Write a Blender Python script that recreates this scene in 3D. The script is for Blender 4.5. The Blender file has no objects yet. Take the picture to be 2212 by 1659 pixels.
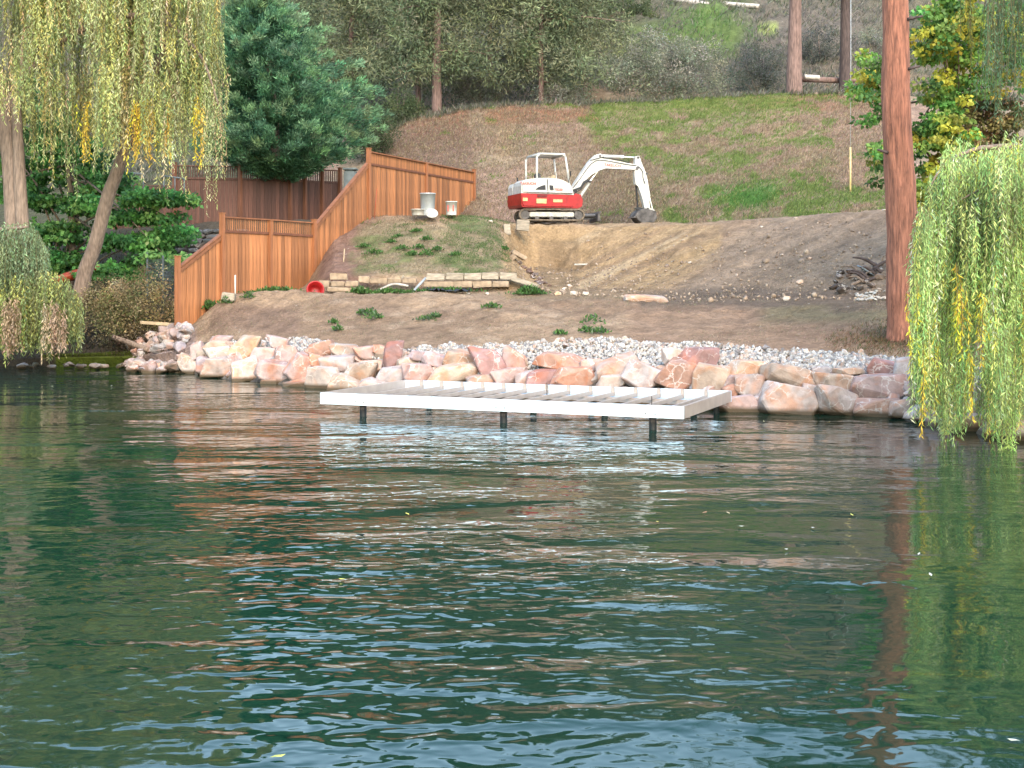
import bpy, bmesh, math, random
import numpy as np
from mathutils import Vector, Matrix, Euler
PI = math.pi
R = math.radians
random.seed(7)
rng = np.random.default_rng(11)
S = bpy.context.scene
COL = S.collection

# ------------------------------------------------------------------ camera, sky, sun, exposure
F, HOR, CX, CH = 2850.0, 605.0, 1106.0, 2.42       # focal length and horizon in units of a 2212 wide picture, eye height
cam_d = bpy.data.cameras.new("camera")
cam = bpy.data.objects.new("camera", cam_d); COL.objects.link(cam)
cam.location = (0, 0, CH); cam.rotation_euler = (R(90), 0, 0)
cam_d.sensor_width = 36; cam_d.lens = 36 * F / 2212
cam_d.shift_y = (HOR - 829.5) / 2212
cam_d.clip_end = 3000
S.camera = cam
w = bpy.data.worlds.new("World"); S.world = w; w.use_nodes = True
nt = w.node_tree; bg = nt.nodes["Background"]
sky = nt.nodes.new("ShaderNodeTexSky"); sky.sky_type = 'NISHITA'; sky.sun_disc = False
SUN_EL, SUN_AZ = 38, 166                             # azimuth clockwise from +Y: behind the camera
sky.sun_elevation = R(SUN_EL); sky.sun_rotation = R(SUN_AZ)
sky.air_density = 1.6; sky.dust_density = .9; sky.ozone_density = 1.0
nt.links.new(sky.outputs[0], bg.inputs[0]); bg.inputs[1].default_value = 0.15
sun_d = bpy.data.lights.new("sun", 'SUN'); sun_d.energy = 1.0; sun_d.angle = R(35); sun_d.color = (1, 0.80, 0.58)
sun = bpy.data.objects.new("sun", sun_d); COL.objects.link(sun)
dv = Vector((math.sin(R(SUN_AZ)) * math.cos(R(SUN_EL)), math.cos(R(SUN_AZ)) * math.cos(R(SUN_EL)), math.sin(R(SUN_EL))))
sun.rotation_euler = dv.to_track_quat('Z', 'Y').to_euler(); sun.location = dv * 60
S.view_settings.view_transform = 'Standard'; S.view_settings.look = 'None'
S.view_settings.exposure = 2.27; S.view_settings.gamma = 1
S.render.engine = 'CYCLES'; S.cycles.max_bounces = 6; S.cycles.transparent_max_bounces = 6
S.cycles.use_denoising = True

# ------------------------------------------------------------------ helpers
def P(px, py, Y):
    return np.array([(px - CX) / F * Y, Y, CH + (HOR - py) / F * Y])
def tag(o, label=None, cat=None, group=None, kind=None):
    if label: o['label'] = label
    if cat: o['category'] = cat
    if group: o['group'] = group
    if kind: o['kind'] = kind
    return o
def link(name, me, mat=None, parent=None, loc=None):
    o = bpy.data.objects.new(name, me); COL.objects.link(o)
    if mat and not me.materials: me.materials.append(mat)
    if parent: o.parent = parent
    if loc is not None: o.location = loc
    return o
def empty(name, loc=(0, 0, 0), rz=0, **kw):
    o = bpy.data.objects.new(name, None); COL.objects.link(o)
    o.location = loc; o.rotation_euler = (0, 0, rz); o.empty_display_size = .2
    return tag(o, **kw)
def fast_mesh(name, v, f, col=None, smooth=False):
    v = np.asarray(v, np.float32); f = np.asarray(f, np.int32)
    k = f.shape[1]; me = bpy.data.meshes.new(name)
    me.vertices.add(len(v)); me.vertices.foreach_set('co', v.ravel())
    me.loops.add(f.size); me.loops.foreach_set('vertex_index', f.ravel())
    me.polygons.add(len(f)); me.polygons.foreach_set('loop_start', np.arange(0, f.size, k, dtype=np.int32))
    try: me.polygons.foreach_set('loop_total', np.full(len(f), k, np.int32))
    except Exception: pass
    if smooth: me.polygons.foreach_set('use_smooth', np.ones(len(f), bool))
    if col is not None:
        a = me.color_attributes.new('Col', 'FLOAT_COLOR', 'POINT')
        c = np.ones((len(v), 4), np.float32); c[:, :3] = np.asarray(col) * .72
        a.data.foreach_set('color', c.ravel())
    me.update(calc_edges=True); return me
def hsh(ix, iy, s):
    n = (ix * 374761393 + iy * 668265263 + s * 974634777) & 0xffffffff
    n = ((n ^ (n >> 13)) * 1274126177) & 0xffffffff
    n = n ^ (n >> 16)
    return (n & 0xffff) / 65535.0
def vnoise(x, y, s=0):
    x = np.asarray(x, float); y = np.asarray(y, float)
    ix = np.floor(x).astype(np.int64); iy = np.floor(y).astype(np.int64)
    fx = x - ix; fy = y - iy; fx = fx * fx * (3 - 2 * fx); fy = fy * fy * (3 - 2 * fy)
    a = hsh(ix, iy, s); b = hsh(ix + 1, iy, s); c = hsh(ix, iy + 1, s); d = hsh(ix + 1, iy + 1, s)
    return (a * (1 - fx) + b * fx) * (1 - fy) + (c * (1 - fx) + d * fx) * fy
def fbm(x, y, o=4, s=0):
    t = 0; a = .5
    for i in range(o):
        t = t + a * (vnoise(x, y, s + i) - .5); x = x * 2.03 + 7.1; y = y * 2.03 + 3.3; a *= .5
    return t          # roughly -0.5..0.5
def lin(r, g, b):
    return tuple(((c / 255) / 12.92 if c / 255 <= .04045 else ((c / 255 + .055) / 1.055) ** 2.4) for c in (r, g, b))

# ------------------------------------------------------------------ materials
def new_mat(name):
    m = bpy.data.materials.new(name); m.use_nodes = True
    return m, m.node_tree, m.node_tree.nodes['Principled BSDF']
ALB = .70
def plain(name, c, rough=.6, metal=0, var=.12, scale=6, bump=.0, stretch=(1, 1, 1), per_obj=0.0, spec=.4):
    c = tuple(x * ALB for x in c)
    m, t, b = new_mat(name); n = t.nodes; l = t.links
    tc = n.new('ShaderNodeTexCoord'); mp = n.new('ShaderNodeMapping'); mp.inputs['Scale'].default_value = stretch
    l.new(tc.outputs['Object'], mp.inputs[0])
    nz = n.new('ShaderNodeTexNoise'); nz.inputs['Scale'].default_value = scale; nz.inputs['Detail'].default_value = 5
    l.new(mp.outputs[0], nz.inputs[0])
    mr = n.new('ShaderNodeMapRange'); mr.inputs['To Min'].default_value = 1 - var * 2; mr.inputs['To Max'].default_value = 1 + var * 2
    mr.inputs['From Min'].default_value = .25; mr.inputs['From Max'].default_value = .75
    l.new(nz.outputs[0], mr.inputs[0])
    fac = mr.outputs[0]
    if per_obj:
        oi = n.new('ShaderNodeObjectInfo'); m2 = n.new('ShaderNodeMapRange')
        m2.inputs['To Min'].default_value = 1 - per_obj; m2.inputs['To Max'].default_value = 1 + per_obj
        l.new(oi.outputs['Random'], m2.inputs[0])
        mu = n.new('ShaderNodeMath'); mu.operation = 'MULTIPLY'; l.new(fac, mu.inputs[0]); l.new(m2.outputs[0], mu.inputs[1]); fac = mu.outputs[0]
    vm = n.new('ShaderNodeVectorMath'); vm.operation = 'SCALE'; vm.inputs[0].default_value = c
    l.new(fac, vm.inputs['Scale']); l.new(vm.outputs[0], b.inputs['Base Color'])
    b.inputs['Roughness'].default_value = rough; b.inputs['Metallic'].default_value = metal
    b.inputs['Specular IOR Level'].default_value = spec
    if bump:
        bp = n.new('ShaderNodeBump'); bp.inputs['Strength'].default_value = bump; bp.inputs['Distance'].default_value = .03
        l.new(nz.outputs[0], bp.inputs['Height']); l.new(bp.outputs[0], b.inputs['Normal'])
    return m
def leaf_mat(name, trans=.3, rough=.55):
    m, t, b = new_mat(name); n = t.nodes; l = t.links
    a = n.new('ShaderNodeAttribute'); a.attribute_name = 'Col'
    l.new(a.outputs['Color'], b.inputs['Base Color']); b.inputs['Roughness'].default_value = rough
    b.inputs['Specular IOR Level'].default_value = .3
    tr = n.new('ShaderNodeBsdfTranslucent'); l.new(a.outputs['Color'], tr.inputs[0])
    mx = n.new('ShaderNodeMixShader'); mx.inputs[0].default_value = trans
    l.new(b.outputs[0], mx.inputs[1]); l.new(tr.outputs[0], mx.inputs[2])
    l.new(mx.outputs[0], n['Material Output'].inputs[0]); return m
M = {}
M['leaf'] = leaf_mat('leaf', .45)
M['needle'] = leaf_mat('needle', .28, .7)
M['alu'] = plain('aluminium', (.88, 1.06, 1.28), .3, .45, .07, 5, stretch=(1, 1, 4))
M['joist'] = plain('joist_metal', (.50, .43, .39), .45, .2, .08, 4)
M['steel'] = plain('brown_steel', (.075, .06, .052), .6, .3, .25, 5, stretch=(1, 1, .3))
def wet_steel():
    m = plain('wet_steel_post', (.085, .068, .058), .55, .3, .25, 6, stretch=(1, 1, .3)); t = m.node_tree; n = t.nodes; l = t.links; b = n['Principled BSDF']
    src = b.inputs['Base Color'].links[0].from_socket; ge = n.new('ShaderNodeNewGeometry'); sx = n.new('ShaderNodeSeparateXYZ'); l.new(ge.outputs['Position'], sx.inputs[0])
    nz = n.new('ShaderNodeTexNoise'); nz.inputs['Scale'].default_value = 9; ad = n.new('ShaderNodeMath'); ad.operation = 'MULTIPLY_ADD'; ad.inputs[1].default_value = .07; l.new(nz.outputs[0], ad.inputs[0]); l.new(sx.outputs[2], ad.inputs[2])
    mr = n.new('ShaderNodeMapRange'); mr.inputs['From Min'].default_value = .15; mr.inputs['From Max'].default_value = .19; l.new(ad.outputs[0], mr.inputs[0])
    mx = n.new('ShaderNodeMix'); mx.data_type = 'RGBA'; l.new(mr.outputs[0], mx.inputs[0]); mx.inputs[6].default_value = (.010, .011, .009, 1); l.new(src, mx.inputs[7]); l.new(mx.outputs[2], b.inputs['Base Color']); return m
M['steel'] = wet_steel()
M['wood'] = plain('cedar_board', (.385, .155, .060), .62, 0, .3, 5, .3, (9, 9, .35), .36)
M['woodshade'] = plain('dark_shadow_rail', (.17, .062, .03), .62, 0, .16, 5)  # dark mid rail; the shadow line beneath the lattice is put into its colour
M['woodpost'] = plain('cedar_post', (.31, .12, .05), .62, 0, .16, 5, .25, (4, 4, .35), .1)
M['woodrail'] = plain('cedar_rail', (.27, .105, .045), .62, 0, .16, 5, .25, (1, 1, 1), .1)
M['darkwood'] = plain('weathered_cedar', (.125, .055, .038), .75, 0, .25, 5, .25, (5, 5, .35), .3)
M['darkpost'] = plain('weathered_post', (.20, .082, .045), .7, 0, .2, 5, .25, (4, 4, .35))
M['graywood'] = plain('grey_timber', (.37, .315, .245), .8, 0, .2, 6, .3, (1, 4, 4), .12)
M['plank'] = plain('pale_plank', (.52, .40, .26), .7, 0, .15, 6, .2)
M['white'] = plain('white_paint', (.62, .61, .57), .38, 0, .13, 5)
M['dirtywhite'] = plain('dirty_white', (.50, .48, .43), .6, 0, .15, 8)
M['red'] = plain('red_paint', (.42, .012, .016), .35, 0, .20, 6)
M['decalred'] = plain('decal_red', (.62, .10, .07), .5, 0, .02)
M['decalyellow'] = plain('decal_yellow', (.65, .50, .22), .5, 0, .2, 12)
M['black'] = plain('black_rubber', (.02, .02, .022), .55, 0, .2, 8)
M['darkgray'] = plain('dark_grey', (.07, .07, .075), .5, .2, .2, 8)
M['track'] = plain('muddy_track', (.20, .155, .11), .85, 0, .3, 12, .4)
M['mudsteel'] = plain('muddy_steel', (.11, .10, .095), .65, .3, .35, 6, .2)
M['chrome'] = plain('chrome_rod', (.85, .85, .86), .15, 1, .02)
M['concrete'] = plain('concrete', (.37, .275, .19), .85, 0, .18, 7, .3, per_obj=.12)
M['binplastic'] = plain('grey_plastic', (.60, .64, .66), .35, .3, .08, 4)
M['slate'] = plain('slate_grey', (.13, .16, .17), .7, 0, .2, 5)
M['bark_pine'] = plain('pine_bark_far', (.21, .135, .115), .9, 0, .3, 6, .6, (3, 3, .5))
M['bark_dark'] = plain('dark_bark', (.085, .06, .055), .9, 0, .3, 6, .6, (3, 3, .5))
M['bark_gray'] = plain('grey_bark', (.24, .175, .135), .9, 0, .25, 7, .6, (3, 3, .6))
M['log'] = plain('bleached_log', (.50, .45, .40), .8, 0, .25, 7, .3)
M['orange'] = plain('orange_plastic', (.42, .07, .025), .4, 0, .08)
M['bluegray'] = plain('bluegrey_plank', (.28, .33, .38), .6, 0, .2, 6)

def big_bark():
    m, t, b = new_mat('ponderosa_bark'); n = t.nodes; l = t.links
    tc = n.new('ShaderNodeTexCoord'); mp = n.new('ShaderNodeMapping'); mp.inputs['Scale'].default_value = (1, 1, .13)
    l.new(tc.outputs['Object'], mp.inputs[0])
    wrp = n.new('ShaderNodeTexNoise'); wrp.inputs['Scale'].default_value = 5; l.new(mp.outputs[0], wrp.inputs[0])
    ad = n.new('ShaderNodeVectorMath'); ad.operation = 'MULTIPLY_ADD'; ad.inputs[1].default_value = (.16, .16, .16)
    l.new(wrp.outputs['Color'], ad.inputs[0]); l.new(mp.outputs[0], ad.inputs[2])
    vo = n.new('ShaderNodeTexVoronoi'); vo.feature = 'DISTANCE_TO_EDGE'; vo.inputs['Scale'].default_value = 17; l.new(ad.outputs[0], vo.inputs[0])
    cr = n.new('ShaderNodeValToRGB'); e = cr.color_ramp.elements
    e[0].position = 0; e[0].color = (.40, .185, .12, 1); e[1].position = .12; e[1].color = (.50, .235, .15, 1)
    l.new(vo.outputs['Distance'], cr.inputs[0])
    mq = n.new('ShaderNodeMapping'); mq.inputs['Scale'].default_value = (1.6, 1.6, .14); l.new(tc.outputs['Object'], mq.inputs[0])
    nz = n.new('ShaderNodeTexNoise'); nz.inputs['Scale'].default_value = 12; nz.inputs['Detail'].default_value = 8; nz.inputs['Roughness'].default_value = .7; l.new(mq.outputs[0], nz.inputs[0])
    c2 = n.new('ShaderNodeValToRGB'); e = c2.color_ramp.elements
    e[0].position = .36; e[0].color = (.22, .18, .17, 1); e[1].position = .66; e[1].color = (.70, .60, .56, 1)
    l.new(nz.outputs[0], c2.inputs[0])
    mx = n.new('ShaderNodeMix'); mx.data_type = 'RGBA'; mx.blend_type = 'MULTIPLY'; mx.inputs[0].default_value = 1
    l.new(cr.outputs[0], mx.inputs[6]); l.new(c2.outputs[0], mx.inputs[7]); l.new(mx.outputs[2], b.inputs['Base Color'])
    b.inputs['Roughness'].default_value = .9
    bp = n.new('ShaderNodeBump'); bp.inputs['Strength'].default_value = .7; bp.inputs['Distance'].default_value = .03
    l.new(vo.outputs['Distance'], bp.inputs['Height']); l.new(bp.outputs[0], b.inputs['Normal']); return m
M['ponderosa'] = big_bark()

def rock_mat():
    m, t, b = new_mat('veined_rock'); n = t.nodes; l = t.links
    tc = n.new('ShaderNodeTexCoord'); oi = n.new('ShaderNodeObjectInfo')
    off = n.new('ShaderNodeVectorMath'); off.operation = 'MULTIPLY_ADD'; off.inputs[1].default_value = (1, 1, 1)
    sc = n.new('ShaderNodeVectorMath'); sc.operation = 'SCALE'; sc.inputs[0].default_value = (37, 19, 53); l.new(oi.outputs['Random'], sc.inputs['Scale'])
    l.new(tc.outputs['Object'], off.inputs[0]); l.new(sc.outputs[0], off.inputs[2]); v = off.outputs[0]
    nz = n.new('ShaderNodeTexNoise'); nz.inputs['Scale'].default_value = 3.2; nz.inputs['Detail'].default_value = 7; nz.inputs['Roughness'].default_value = .62; l.new(v, nz.inputs[0])
    # broad stain: towards rust or pale cream
    st = n.new('ShaderNodeTexNoise'); st.inputs['Scale'].default_value = 1.9; st.inputs['Detail'].default_value = 3; st.inputs['Distortion'].default_value = 1.2; l.new(v, st.inputs[0])
    r1 = n.new('ShaderNodeValToRGB'); e = r1.color_ramp.elements
    e[0].position = .34; e[0].color = (.80, .56, .44, 1); e[1].position = .55; e[1].color = (.72, .72, .74, 1)
    l.new(st.outputs[0], r1.inputs[0])
    mx = n.new('ShaderNodeMix'); mx.data_type = 'RGBA'; mx.blend_type = 'MULTIPLY'; mx.inputs[0].default_value = 1
    l.new(oi.outputs['Color'], mx.inputs[6]); l.new(r1.outputs[0], mx.inputs[7])
    r2 = n.new('ShaderNodeMapRange'); r2.inputs['From Min'].default_value = .3; r2.inputs['From Max'].default_value = .7
    r2.inputs['To Min'].default_value = .62; r2.inputs['To Max'].default_value = 1.3; l.new(nz.outputs[0], r2.inputs[0])
    vm = n.new('ShaderNodeVectorMath'); vm.operation = 'SCALE'; l.new(mx.outputs[2], vm.inputs[0]); l.new(r2.outputs[0], vm.inputs['Scale'])
    # pale quartz veins
    wn = n.new('ShaderNodeVectorMath'); wn.operation = 'MULTIPLY_ADD'; wn.inputs[1].default_value = (.35, .35, .35)
    l.new(nz.outputs['Color'], wn.inputs[0]); l.new(v, wn.inputs[2])
    vo = n.new('ShaderNodeTexVoronoi'); vo.feature = 'DISTANCE_TO_EDGE'; vo.inputs['Scale'].default_value = 4.2; l.new(wn.outputs[0], vo.inputs[0])
    r3 = n.new('ShaderNodeMapRange'); r3.inputs['From Min'].default_value = .0; r3.inputs['From Max'].default_value = .055
    r3.inputs['To Min'].default_value = .75; r3.inputs['To Max'].default_value = 0; l.new(vo.outputs['Distance'], r3.inputs[0])
    br = n.new('ShaderNodeTexNoise'); br.inputs['Scale'].default_value = 2.3; l.new(v, br.inputs[0])
    r4 = n.new('ShaderNodeMapRange'); r4.inputs['From Min'].default_value = .45; r4.inputs['From Max'].default_value = .6; l.new(br.outputs[0], r4.inputs[0])
    mu = n.new('ShaderNodeMath'); mu.operation = 'MULTIPLY'; l.new(r3.outputs[0], mu.inputs[0]); l.new(r4.outputs[0], mu.inputs[1])
    m2 = n.new('ShaderNodeMix'); m2.data_type = 'RGBA'; l.new(mu.outputs[0], m2.inputs[0]); l.new(vm.outputs[0], m2.inputs[6]); m2.inputs[7].default_value = (.50, .46, .43, 1)
    # wet, weed-stained foot near the waterline
    ge = n.new('ShaderNodeNewGeometry'); sx = n.new('ShaderNodeSeparateXYZ'); l.new(ge.outputs['Position'], sx.inputs[0])
    wz = n.new('ShaderNodeMath'); wz.operation = 'MULTIPLY_ADD'; wz.inputs[1].default_value = .16; l.new(st.outputs[0], wz.inputs[0])
    sb = n.new('ShaderNodeMath'); sb.operation = 'SUBTRACT'; l.new(sx.outputs[2], sb.inputs[0]); sb.inputs[1].default_value = .0
    mr = n.new('ShaderNodeMapRange'); mr.inputs['From Min'].default_value = .05; mr.inputs['From Max'].default_value = .13
    l.new(sb.outputs[0], mr.inputs[0])
    m3 = n.new('ShaderNodeMix'); m3.data_type = 'RGBA'; l.new(mr.outputs[0], m3.inputs[0]); m3.inputs[6].default_value = (.07, .05, .03, 1); l.new(m2.outputs[2], m3.inputs[7])
    l.new(m3.outputs[2], b.inputs['Base Color'])
    b.inputs['Roughness'].default_value = .8; b.inputs['Specular IOR Level'].default_value = .3
    bp = n.new('ShaderNodeBump'); bp.inputs['Strength'].default_value = .5; bp.inputs['Distance'].default_value = .05
    l.new(nz.outputs[0], bp.inputs['Height']); l.new(bp.outputs[0], b.inputs['Normal']); return m
M['rock'] = rock_mat()

def ground_mat():
    m, t, b = new_mat('ground'); n = t.nodes; l = t.links
    a = n.new('ShaderNodeAttribute'); a.attribute_name = 'Col'
    tc = n.new('ShaderNodeTexCoord')
    n1 = n.new('ShaderNodeTexNoise'); n1.inputs['Scale'].default_value = 2.2; n1.inputs['Detail'].default_value = 9; n1.inputs['Roughness'].default_value = .68
    n2 = n.new('ShaderNodeTexNoise'); n2.inputs['Scale'].default_value = 13; n2.inputs['Detail'].default_value = 5; n2.inputs['Roughness'].default_value = .7
    l.new(tc.outputs['Object'], n1.inputs[0]); l.new(tc.outputs['Object'], n2.inputs[0])
    r1 = n.new('ShaderNodeMapRange'); r1.inputs['From Min'].default_value = .3; r1.inputs['From Max'].default_value = .7; r1.inputs['To Min'].default_value = .55; r1.inputs['To Max'].default_value = 1.42
    r2 = n.new('ShaderNodeMapRange'); r2.inputs['From Min'].default_value = .3; r2.inputs['From Max'].default_value = .7; r2.inputs['To Min'].default_value = .74; r2.inputs['To Max'].default_value = 1.26
    l.new(n1.outputs[0], r1.inputs[0]); l.new(n2.outputs[0], r2.inputs[0])
    mu = n.new('ShaderNodeMath'); mu.operation = 'MULTIPLY'; l.new(r1.outputs[0], mu.inputs[0]); l.new(r2.outputs[0], mu.inputs[1])
    vm = n.new('ShaderNodeVectorMath'); vm.operation = 'SCALE'; l.new(a.outputs['Color'], vm.inputs[0]); l.new(mu.outputs[0], vm.inputs['Scale'])
    # scattered pale pebbles
    vo = n.new('ShaderNodeTexVoronoi'); vo.inputs['Scale'].default_value = 5.5; l.new(tc.outputs['Object'], vo.inputs[0])
    lt = n.new('ShaderNodeMath'); lt.operation = 'LESS_THAN'; lt.inputs[1].default_value = .17; l.new(vo.outputs['Distance'], lt.inputs[0])
    sx = n.new('ShaderNodeSeparateXYZ'); l.new(vo.outputs['Color'], sx.inputs[0])
    gt = n.new('ShaderNodeMath'); gt.operation = 'GREATER_THAN'; gt.inputs[1].default_value = .9; l.new(sx.outputs[0], gt.inputs[0])
    mm = n.new('ShaderNodeMath'); mm.operation = 'MULTIPLY'; l.new(lt.outputs[0], mm.inputs[0]); l.new(gt.outputs[0], mm.inputs[1])
    m3 = n.new('ShaderNodeMath'); m3.operation = 'MULTIPLY'; l.new(mm.outputs[0], m3.inputs[0]); m3.inputs[1].default_value = .6
    mx = n.new('ShaderNodeMix'); mx.data_type = 'RGBA'; l.new(m3.outputs[0], mx.inputs[0]); l.new(vm.outputs[0], mx.inputs[6]); mx.inputs[7].default_value = (.36, .32, .27, 1)
    l.new(mx.outputs[2], b.inputs['Base Color']); b.inputs['Roughness'].default_value = .95; b.inputs['Specular IOR Level'].default_value = .1
    bp = n.new('ShaderNodeBump'); bp.inputs['Strength'].default_value = .9; bp.inputs['Distance'].default_value = .10
    l.new(mu.outputs[0], bp.inputs['Height']); l.new(bp.outputs[0], b.inputs['Normal']); return m
M['ground'] = ground_mat()

def water_mat():
    m, t, b = new_mat('lake_water'); n = t.nodes; l = t.links
    b.inputs['Base Color'].default_value = (.0028, .021, .0128, 1); b.inputs['Roughness'].default_value = .03
    b.inputs['IOR'].default_value = 1.333; b.inputs['Specular IOR Level'].default_value = .5
    tc = n.new('ShaderNodeTexCoord')
    def noise(scale, stretch, rot, detail, rough=.5, dist=0):
        mp = n.new('ShaderNodeMapping'); mp.inputs['Scale'].default_value = stretch; mp.inputs['Rotation'].default_value = (0, 0, R(rot))
        l.new(tc.outputs['Object'], mp.inputs[0])
        z = n.new('ShaderNodeTexNoise'); z.inputs['Scale'].default_value = scale; z.inputs['Detail'].default_value = detail
        z.inputs['Roughness'].default_value = rough; z.inputs['Distortion'].default_value = dist; l.new(mp.outputs[0], z.inputs[0]); return z.outputs[0]
    def math_(op, a, b_=None, c=None):
        q = n.new('ShaderNodeMath'); q.operation = op
        for i, x in enumerate((a, b_, c)):
            if x is None: continue
            if isinstance(x, (int, float)): q.inputs[i].default_value = x
            else: l.new(x, q.inputs[i])
        return q.outputs[0]
    big = noise(1.15, (.6, 1, 1), 16, 1, .5, .5)
    mid = noise(4.2, (.8, 1, 1), -12, 1, .5, .6)
    swell = noise(2.0, (.2, 1, 1), -38, 1, .5, .3)
    small = noise(7.5, (.7, 1, 1), 8, 1, .5, .4)
    h = math_('MULTIPLY', big, .020)
    h = math_('MULTIPLY_ADD', mid, .017, h); h = math_('MULTIPLY_ADD', swell, .034, h)
    h = math_('MULTIPLY_ADD', small, .0072, h)
    patch = noise(.24, (.8, 1.5, 1), 20, 2)
    mr = n.new('ShaderNodeMapRange'); mr.inputs['From Min'].default_value = .41; mr.inputs['From Max'].default_value = .58
    mr.inputs['To Min'].default_value = .28; mr.inputs['To Max'].default_value = 1.3; l.new(patch, mr.inputs[0])
    sx = n.new('ShaderNodeSeparateXYZ'); l.new(tc.outputs['Object'], sx.inputs[0])
    # sheltered water under both wooded banks (by bearing along the shore)
    bx = math_('DIVIDE', sx.outputs[0], math_('MAXIMUM', sx.outputs[1], 3.0))
    ml = n.new('ShaderNodeMapRange'); ml.interpolation_type = 'SMOOTHSTEP'; ml.inputs['From Min'].default_value = -.33; ml.inputs['From Max'].default_value = -.2
    ml.inputs['To Min'].default_value = .55; l.new(bx, ml.inputs[0])
    mr2 = n.new('ShaderNodeMapRange'); mr2.interpolation_type = 'SMOOTHSTEP'; mr2.inputs['From Min'].default_value = .18; mr2.inputs['From Max'].default_value = .32
    mr2.inputs['To Min'].default_value = 1; mr2.inputs['To Max'].default_value = .55; l.new(bx, mr2.inputs[0])
    k = math_('MULTIPLY', mr.outputs[0], math_('MULTIPLY', ml.outputs[0], mr2.outputs[0]))
    h = math_('MULTIPLY', h, k)
    bp = n.new('ShaderNodeBump'); bp.inputs['Strength'].default_value = 1; bp.inputs['Distance'].default_value = 1.0
    l.new(h, bp.inputs['Height']); l.new(bp.outputs[0], b.inputs['Normal']); return m
M['water'] = water_mat()

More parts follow.
